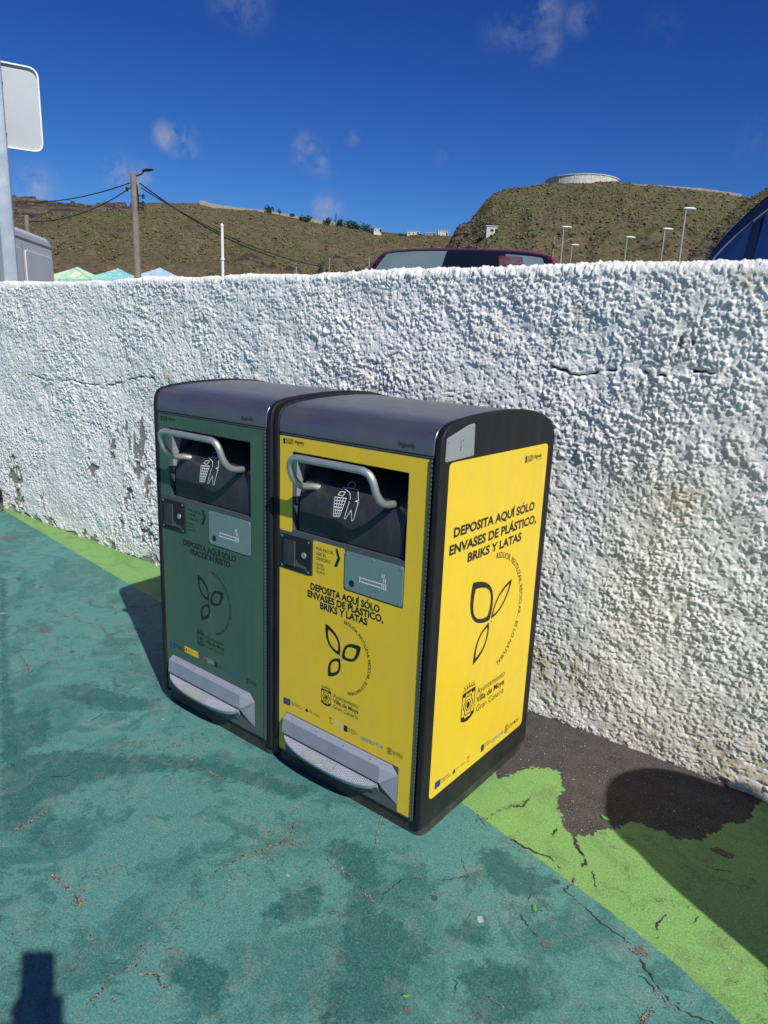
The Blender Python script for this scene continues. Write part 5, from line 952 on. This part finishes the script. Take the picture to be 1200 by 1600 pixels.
def white_van():
    a=at(88,436,12.0); b=at(0,436,9.9); v=Vector((a[0]-b[0],a[1]-b[1],0)); L=7.0; d=v.normalized(); ang=math.atan2(d.y,d.x)
    r=empty('parked_van',(a[0],a[1],LOT),ang); tag(r,'pale grey panel van with pressed side panels behind the sign post','van'); H=at(85,376,12)[2]-LOT
    wm=mat('van_white_paint',(.62,.63,.64),.45,coat=.1,noise=.08,nscale=1.5); seam=mat('van_seam',(.20,.20,.21),.6)
    out=[(-5.2,.35),(-5.2,.95),(-4.6,1.15),(-4.0,H-.10),(-3.5,H),(-.25,H),(-.08,H-.06),(0.0,.95),(0.03,.35)]
    G().prism(out,lambda u,w,dd:(u,dd,w),0,1.9).mesh('body',wm,r,bevel=.07,seg=4,ang=20)
    for x0,x1 in ((-1.30,-.18),(-2.55,-1.45),(-3.75,-2.70)):
        p=G().prism(rrect(x0,x1,.95,H-.26,.06,5),lambda u,w,dd:(u,-dd,w),.001,.022).mesh('side_panel',wm,r,bevel=.012)
    for x in (-1.37,-2.62): G().box(x-.008,x+.008,-.004,.002,.5,H-.16).mesh('panel_seam',seam,r)
    G().box(-3.6,-.10,-.006,.03,H-.135,H-.115).mesh('roof_gutter',seam,r)
    for x in (-1.0,-4.2):
        for y in (.12,1.78): wheel(r,x,y,.34,.2)
    G().box(.0,.05,.15,1.75,.35,.55).mesh('bumper',trim,r,bevel=.02)
    for y in (.14,1.76): G().box(.0,.04,y-.06,y+.06,.9,1.3).mesh('tail_light',redl,r,bevel=.01)
white_van()
# ================================================================ things on the ridges
def onhill(name,px,py):                  # the point of a hillside that shows at (px,py)
    pxs,t,X,Y,Z,rk=HSURF[name]; u=int(np.argmin(np.abs(pxs-px))); best=None
    for w in range(5,len(t)-4):
        d=np.array([X[w,u],Y[w,u],Z[w,u]])-CAMP; q=800-FPX*(d@UPV)/(d@FWD)
        if best is None or abs(q-py)<best[0]: best=(abs(q-py),w)
    w=best[1]; return np.array([X[w,u],Y[w,u],Z[w,u]])
whw=mat('whitewash',(.60,.59,.55),.8,col2=(.42,.40,.36),nscale=.5); stn=mat('pale_stone_wall',(.34,.31,.26),.9,col2=(.24,.22,.18),nscale=.8); win=mat('dark_window',(.03,.035,.045),.2); tile=mat('roof_pale',(.50,.48,.44),.8)
def crestpt(C,x,d):
    y=float(np.interp(x,[c[0] for c in C],[c[1] for c in C])); return at(x,y,d)
def ridge_wall(name,C,x0,x1,dfun,h,m,lab,step=8,dy=0.):
    xs_=np.arange(x0,x1+.1,step); P=[crestpt(C,x,dfun(x)) for x in xs_]; g=G(); V=[];F=[]
    for i,p in enumerate(P):
        q=np.array(P[min(i+1,len(P)-1)])-np.array(P[max(i-1,0)]); n=np.array([-q[1],q[0],0]); n=n/np.linalg.norm(n)*.3; jit=.12*math.sin(i*2.3)
        hh=h+jit
        for s,z in ((-1,-3.0),(-1,hh),(1,hh),(1,-3.0)): V.append(tuple(np.array(p)+n*s+np.array([0,0,z+dy])))
        if i:
            a=(i-1)*4
            for k in range(4): F.append((a+k,a+(k+1)%4,a+4+(k+1)%4,a+4+k))
    F+= [(0,1,2,3),tuple(len(V)-4+k for k in (3,2,1,0))]
    o=g.add(V,F).mesh(name,m); tag(o,lab,'wall')
ridge_wall('retaining_wall',LC,312,560,lambda x:447,1.3,stn,'long pale retaining wall along the top of the left ridge')
dR=lambda x:float(np.interp(x,[c[0] for c in RC],[c[2] for c in RC]))-2
ridge_wall('crest_wall',RC,958,1158,dR,.7,stn,'low pale wall running right from the round reservoir')
def reservoir():
    p=crestpt(RC,909,396); top=at(909,281.5,396); p2=crestpt(RC,909,404); p=np.array([p2[0],p2[1],p[2]]); r=empty('water_reservoir',(p[0],p[1],p[2]-3)); tag(r,'large round white water reservoir on top of the right hill','reservoir'); h=top[2]-p[2]+3.6; rad=18.2
    k=56; G().lathe([(rad,0),(rad,h),(rad+.35,h+.02),(rad+.35,h+.4),(rad-.4,h+.4),(.1,h+.42)],(0,0,0),k).mesh('tank_wall',whw,r,smooth='sharp')
    g=G()
    for j in range(0,k,4): a=j/k*6.2832; g.box(-.2,.2,-.2,.2,0,h-.05); 
    for j in range(0,k,4):
        a=j/k*6.2832; gg=G().box(-.12,.12,-.12,.12,0,h); o=gg.mesh('buttress',whw,r); o.location=((rad+.05)*math.cos(a),(rad+.05)*math.sin(a),0); o.rotation_euler=(0,0,a)
    G().box(-1.1,1.1,-.6,.6,0,1.1).mesh('hatch',win,r).location=(rad*.45,-rad*.5,h+.35)
reservoir()
def house(px,py,d,w,h,lab,m=whw,rot=0,dep=6,floors=1,name='hill_house'):
    p=at(px,py,d) if d else onhill('right_hill',px,py); r=empty(name,(p[0],p[1],p[2]-1.5),math.atan2(RGT[1],RGT[0])+rot); tag(r,lab,'house')
    G().box(-w/2,w/2,0,dep,0,h+1.5).mesh('wall',m,r); rf=G().box(-w/2-.25,w/2+.25,-.25,dep+.25,h+1.5,h+1.75).mesh('roof',tile,r)
    n=max(1,int(w/2.0))
    for fl in range(floors):
        for i in range(n):
            x=-w/2+w*(i+.5)/n; z=1.5+h*(fl+.55)/floors; ws_=.15*h/floors
            fr_=G().box(x-ws_*1.2,x+ws_*1.2,-.06,.02,z-ws_,z+ws_).mesh('window',win,r)
            G().box(x-ws_*1.4,x+ws_*1.4,-.10,-.01,z-ws_*1.25,z-ws_*1.02).mesh('sill',tile,fr_)
    G().box(w*.30,w*.30+.9,-.05,.02,1.5,3.4).mesh('door',trim,r)
    return r
house(590,363,436,4.5,1.9,'small white house beside the dark trees at the end of the ridge road',rot=.3)
house(646,368,440,7.5,2.2,'white flat roofed house in the middle of the low saddle')
house(672,369,444,6,1.7,'long low pale building just right of the saddle house',m=stn)
house(692,369,440,6,3.0,'cream two storey building at the foot of the steep right hill',floors=2)
house(772,368,None,3.4,2.6,'small windowed stone hut alone on the slope of the right hill',m=tile,name='slope_hut',dep=4)
# leafy ridge trees
leafm=mat('dark_foliage',(.018,.034,.014),.9,col2=(.045,.07,.025),nscale=.8,nlo=.4,nhi=.6); trunkm=mat('bark',(.08,.055,.035),.9)
def tree(px,py,d,h,w,lab,seed,tall=False,name='ridge_tree'):
    rnd=np.random.RandomState(seed); p=at(px,py,d) if d else onhill('ridge_hill',px,py); r=empty(name,(p[0],p[1],p[2]-1.0)); tag(r,lab,'tree','trees along the ridge road')
    g=G(); g.tube([(0,0,0),(.1,0,h*.35),(.0,.1,h*.7)],[w*.07,w*.05,w*.02],6)
    for k in range(4): a=k*1.6; g.tube([(0,0,h*.3),(w*.25*math.cos(a),w*.25*math.sin(a),h*.6)],[w*.03,w*.01],5)
    g.mesh('trunk',trunkm,r); V=[];F=[]
    cl=[(rnd.normal(0,w*.24),rnd.normal(0,w*.24),h*rnd.uniform(.35,.92),rnd.uniform(.14,.28)*w) for _ in range(11)]
    for i in range(420):
        c=cl[rnd.randint(11)]; v=rnd.normal(0,1,3); v/=np.linalg.norm(v); q=np.array(c[:3])+v*c[3]*rnd.uniform(.5,1.15)*np.array([1,1,1.0 if not tall else 1.5]); s=w*rnd.uniform(.03,.07); a=rnd.normal(0,1,3); a/=np.linalg.norm(a); b=np.cross(a,v); b/=np.linalg.norm(b)+1e-6; a=np.cross(b,a)
        k=len(V); V+=[tuple(q+a*s),tuple(q+b*s),tuple(q-a*s),tuple(q-b*s)]; F.append((k,k+1,k+2,k+3))
    mk('crown',V,F,leafm,r)
for i,(x,y,h,w,l) in enumerate(((421,333,4.6,7.5,'broad dark tree at the left end of the ridge tree line'),(437,333,4.6,3.0,'slim dark tree just right of the broad tree on the ridge'),(455,336,2.2,4,'low bush tree on the ridge between the slim tree and the car park wall'),(477,343,2.8,8,'low wide tree in the middle of the ridge line'),(511,350,5.6,6.5,'round tree in front of the tall cypress on the ridge'),(524,352,10,2.2,'tall thin cypress rising highest on the ridge'),(536,354,5.0,9,'dense wide tree right of the cypress'),(553,358,5.0,10,'dense tree in the middle of the right hand clump on the ridge'),(570,361,4.6,8,'last big dark tree left of the small white house'),(592,371,4.5,6,'dark tree standing below the small white house'),(630,370,2.5,7,'small tree just left of the saddle house'))):
    tree(x,y,442,h*.78,w*.85,l,30+i,tall=(i==5))
tree(504,426,None,5.0,3.0,'dark conical shrub low on the slope just above the wall',77,True,'slope_shrub')
# ================================================================ small things on the pavement
def roll_at_wall():
    r=empty('rolled_mat',(-4.81,.815,0),R(4)); tag(r,'black and grey rolled bundle lying against the wall foot at the left edge','bundle')
    dk=mat('black_rubber',(.015,.015,.016),.5); gy=mat('grey_green_canvas',(.13,.15,.13),.8,col2=(.09,.10,.09),nscale=12)
    G().tube(smoothline([(-.55,0,.045),(-.2,.01,.045),(.1,-.01,.045),(.135,-.01,.045)],4),[.05]*12+[.02],14).mesh('lower_roll',gy,r,smooth='sharp')
    G().tube(smoothline([(-.6,.03,.125),(-.2,.03,.125),(.02,.035,.125),(.05,.035,.125)],4),[.045]*12+[.02],14).mesh('upper_roll',dk,r,smooth='sharp')
    G().tube([(-.02+.052*0,0+.055*math.cos(a),.045+.055*math.sin(a)) for a in np.linspace(0,6.283,17)],.006,6).mesh('strap',dk,r)
roll_at_wall()
def pebbles():
    rnd=np.random.RandomState(12); V=[];F=[]
    for i in range(420):
        if i<260: x=rnd.uniform(-.05,1.0); y=rnd.uniform(.30,.93)
        else: x=rnd.uniform(-3,1.0); y=rnd.uniform(-1.2,.9)
        if -1.3<x<0.02 and -.02<y<.7: continue
        r=rnd.uniform(.0008,.0026)*(1.0 if i<260 else .8); k=len(V)
        V+=[(x+r*a*rnd.uniform(.6,1.3),y+r*b*rnd.uniform(.6,1.3),.0018+r*c*.7+r*.4) for a,b,c in ((1,0,0),(-1,0,0),(0,1,0),(0,-1,0),(0,0,1),(0,0,-1))]
        F+=[(k+a,k+b,k+c) for a,b,c in ((0,2,4),(2,1,4),(1,3,4),(3,0,4),(2,0,5),(1,2,5),(3,1,5),(0,3,5))]
    o=mk('pale_grit',V,F,mat('pale_grit_stone',(.60,.58,.53),.8,col2=(.35,.33,.29),nscale=30)); tag(o,'pale grit scattered over the bare asphalt and the paint','grit',kind='stuff')
pebbles()
def leafbit(x,y,rz,lab,s=.011):
    V=[(0,-s,.0045),(s*.45,-s*.3,.0035),(s*.4,s*.4,.0045),(0,s,.0075),(-s*.4,s*.4,.0045),(-s*.45,-s*.3,.0035),(0,0,.006)]
    r=mk('fallen_leaf',V,[(0,1,6),(1,2,6),(2,3,6),(3,4,6),(4,5,6),(5,0,6)],mat('leaf_green',(.10,.30,.05),.6)); r.location=(x,y,0); r.rotation_euler=(0,0,rz); sm=r.modifiers.new('t','SOLIDIFY'); sm.thickness=.0006; tag(r,lab,'leaf')
def gpt(px,py): r_=ray(px,py); return CAMP+r_*(-CAMP[2]/r_[2])
q=gpt(835,1421); leafbit(q[0],q[1],.6,'small green leaf on the teal paint right of the yellow bin',.012)
q=gpt(946,1280); leafbit(q[0],q[1],1.5,'green paint flake at the edge of the dark bare asphalt',.016)
q=gpt(634,1558); leafbit(q[0],q[1],2.5,'tiny yellow green flake near the bottom edge of the teal pavement',.009)
# ================================================================ out of frame: added dome shaped to cast the right shadow, and the photographer
def shadow_caster():
    r=empty('shadow_dome',(1.765,.150,0)); tag(r,'unseen dome topped green shape added past the right edge to cast the rounded shadow','shadow caster')
    gm=mat('shadow_dome_green',(.03,.16,.06),.4,noise=.2,nscale=4); H=1.31; rad=.30
    prof=[(rad*.96,.02),(rad,.06),(rad*1.0,.5),(rad*.985,H-.34),(rad*.97,H-.27),(rad*.91,H-.18),(rad*.78,H-.10),(rad*.58,H-.045),(rad*.30,H-.01),(.02,H)]
    G().lathe(prof,(0,0,0),36).mesh('shell',gm,r,smooth='sharp',ang=60)
    for a in (200,90,-20): 
        o=G().lathe([(.085,0),(.085,.02),(.06,.025),(.06,.01)],(0,0,0),20).mesh('dome_hole',trim,r); o.matrix_local=Matrix.Rotation(R(a),4,'Z')@Matrix.Translation((rad*.985,0,1.02))@Matrix.Rotation(R(90),4,'Y')
    G().lathe([(rad*1.03,0),(rad*1.03,.03),(rad*.98,.05)],(0,0,0),36).mesh('foot_ring',trim,r)
shadow_caster()
def photographer():
    fx,fy=-.617,.787; px,py=1.375,-1.79; PS=.95; r=empty('person',(px,py,0),math.atan2(fy,fx)-math.pi/2); r.scale=(PS,PS,PS)
    tag(r,'person in a dark shirt and shorts behind the camera holding up a phone','person')
    skin=mat('skin',(.45,.27,.19),.55); shirt=mat('dark_shirt',(.03,.035,.05),.8); shorts=mat('khaki_shorts',(.22,.19,.13),.85); hair=mat('dark_hair',(.02,.015,.01),.6); shoe=mat('grey_shoe',(.1,.1,.1),.7)
    Rm=Matrix.Rotation(math.atan2(fy,fx)-math.pi/2,4,'Z'); inv=(Matrix.Translation((px,py,0))@Rm@Matrix.Scale(PS,4)).inverted()
    ph=Vector(CAMP)-Vector(FWD)*.030-Vector(RGT)*0.026-Vector(UPV)*.086          # phone centre, the lens in its upper corner
    hl=inv@(ph-Vector(RGT)*.040-Vector(UPV)*.065-Vector(FWD)*.01); hr=inv@(ph+Vector(RGT)*.040-Vector(UPV)*.065-Vector(FWD)*.01)
    def skinmesh(name,verts,edges,rad,m,sub=2,root=0):
        me=bpy.data.meshes.new(name); me.from_pydata([tuple(v) for v in verts],edges,[]); o=bpy.data.objects.new(name,me); link(o); o.parent=r; me.materials.append(m)
        s=o.modifiers.new('skin','SKIN'); s.use_smooth_shade=True
        for k,d in enumerate(me.skin_vertices[0].data): d.radius=(rad[k],rad[k]) if not isinstance(rad[k],tuple) else rad[k]; d.use_root=(k==root)
        u=o.modifiers.new('sub','SUBSURF'); u.levels=u.render_levels=sub; return o
    V=[(0,0,.93),(0,.0,1.08),(0,-.01,1.25),(0,-.01,1.38),(0,.0,1.45),(0,.02,1.50),(-.16,-.01,1.36),(.16,-.01,1.36),(-.17,.10,1.14),(.17,.10,1.14),tuple(hl),tuple(hr),(-.09,0,.88),(.09,0,.88),(-.11,.02,.48),(.11,.02,.48),(-.12,-.01,.09),(.12,-.01,.09),(-.13,.14,.04),(.13,.14,.04)]
    E=[(0,1),(1,2),(2,3),(3,4),(4,5),(3,6),(3,7),(6,8),(7,9),(8,10),(9,11),(0,12),(0,13),(12,14),(13,15),(14,16),(15,17),(16,18),(17,19)]
    rad=[(.15,.11),(.14,.10),(.16,.11),(.13,.09),.055,.055,.062,.062,.045,.045,.028,.028,.085,.085,.058,.058,.04,.04,.035,.035]
    skinmesh('body',V,E,rad,skin)
    skinmesh('shirt',[(0,0,.90),(0,0,1.08),(0,-.01,1.25),(0,-.01,1.385),(-.16,-.01,1.36),(.16,-.01,1.36),(-.20,.05,1.24),(.20,.05,1.24)],[(0,1),(1,2),(2,3),(3,4),(3,5),(4,6),(5,7)],[(.165,.125),(.155,.115),(.175,.125),(.14,.10),.075,.075,.07,.07],shirt)
    skinmesh('shorts',[(0,0,.95),(-.095,0,.84),(.095,0,.84),(-.105,.01,.56),(.105,.01,.56)],[(0,1),(0,2),(1,3),(2,4)],[(.165,.125),.10,.10,.085,.085],shorts)
    hd=skinmesh('head',[(0,.035,1.535),(0,.045,1.60),(0,.04,1.665),(0,.13,1.585),(-.075,.04,1.595),(.075,.04,1.595)],[(0,1),(1,2),(1,3),(1,4),(1,5)],[.058,.088,.078,.014,.012,.012],skin)
    skinmesh('hair',[(0,.02,1.63),(0,.03,1.70),(0,-.03,1.64)],[(0,1),(0,2)],[.090,.080,.07],hair)
    for sx in (-1,1):
        G().lathe([(.001,-.012),(.009,-.008),(.012,0),(.009,.008),(.001,.012)],(0,0,0),10).mesh('eye',wht,r,smooth=True).location=(sx*.03,.112,1.615)
        G().tube([(sx*.125,-.06,.03),(sx*.125,.05,.045),(sx*.13,.20,.03)],[.045,.05,.035],10).mesh('shoe',shoe,r,smooth='sharp')
        h=hl if sx<0 else hr
        for k in range(4):
            up=inv.to_3x3()@Vector(UPV); fw=inv.to_3x3()@Vector(FWD); rg=inv.to_3x3()@Vector(RGT); b=Vector(h)+up*(-.02+.017*k)
            skinmesh('finger',[b,b+fw*.028+rg*sx*.008,b+fw*.030-rg*sx*.018],[(0,1),(1,2)],[.010,.009,.007],skin,1)
        skinmesh('thumb',[Vector(h)+up*.0,Vector(h)+up*.035-fw*.012,Vector(h)+up*.05-fw*.012-rg*sx*.015],[(0,1),(1,2)],[.011,.010,.008],skin,1)
    pm=mat('phone_black',(.02,.02,.022),.25); M4=Matrix(((RGT[0],UPV[0],-FWD[0],ph.x),(RGT[1],UPV[1],-FWD[1],ph.y),(RGT[2],UPV[2],-FWD[2],ph.z),(0,0,0,1)))
    p=G().prism(rrect(-.039,.039,-.082,.082,.010,5),lambda u,v,d:(u,v,d),0,.008).mesh('smartphone',pm); p.matrix_world=M4
    tag(p,'black smartphone held upright in both hands of the person','phone')
photographer()
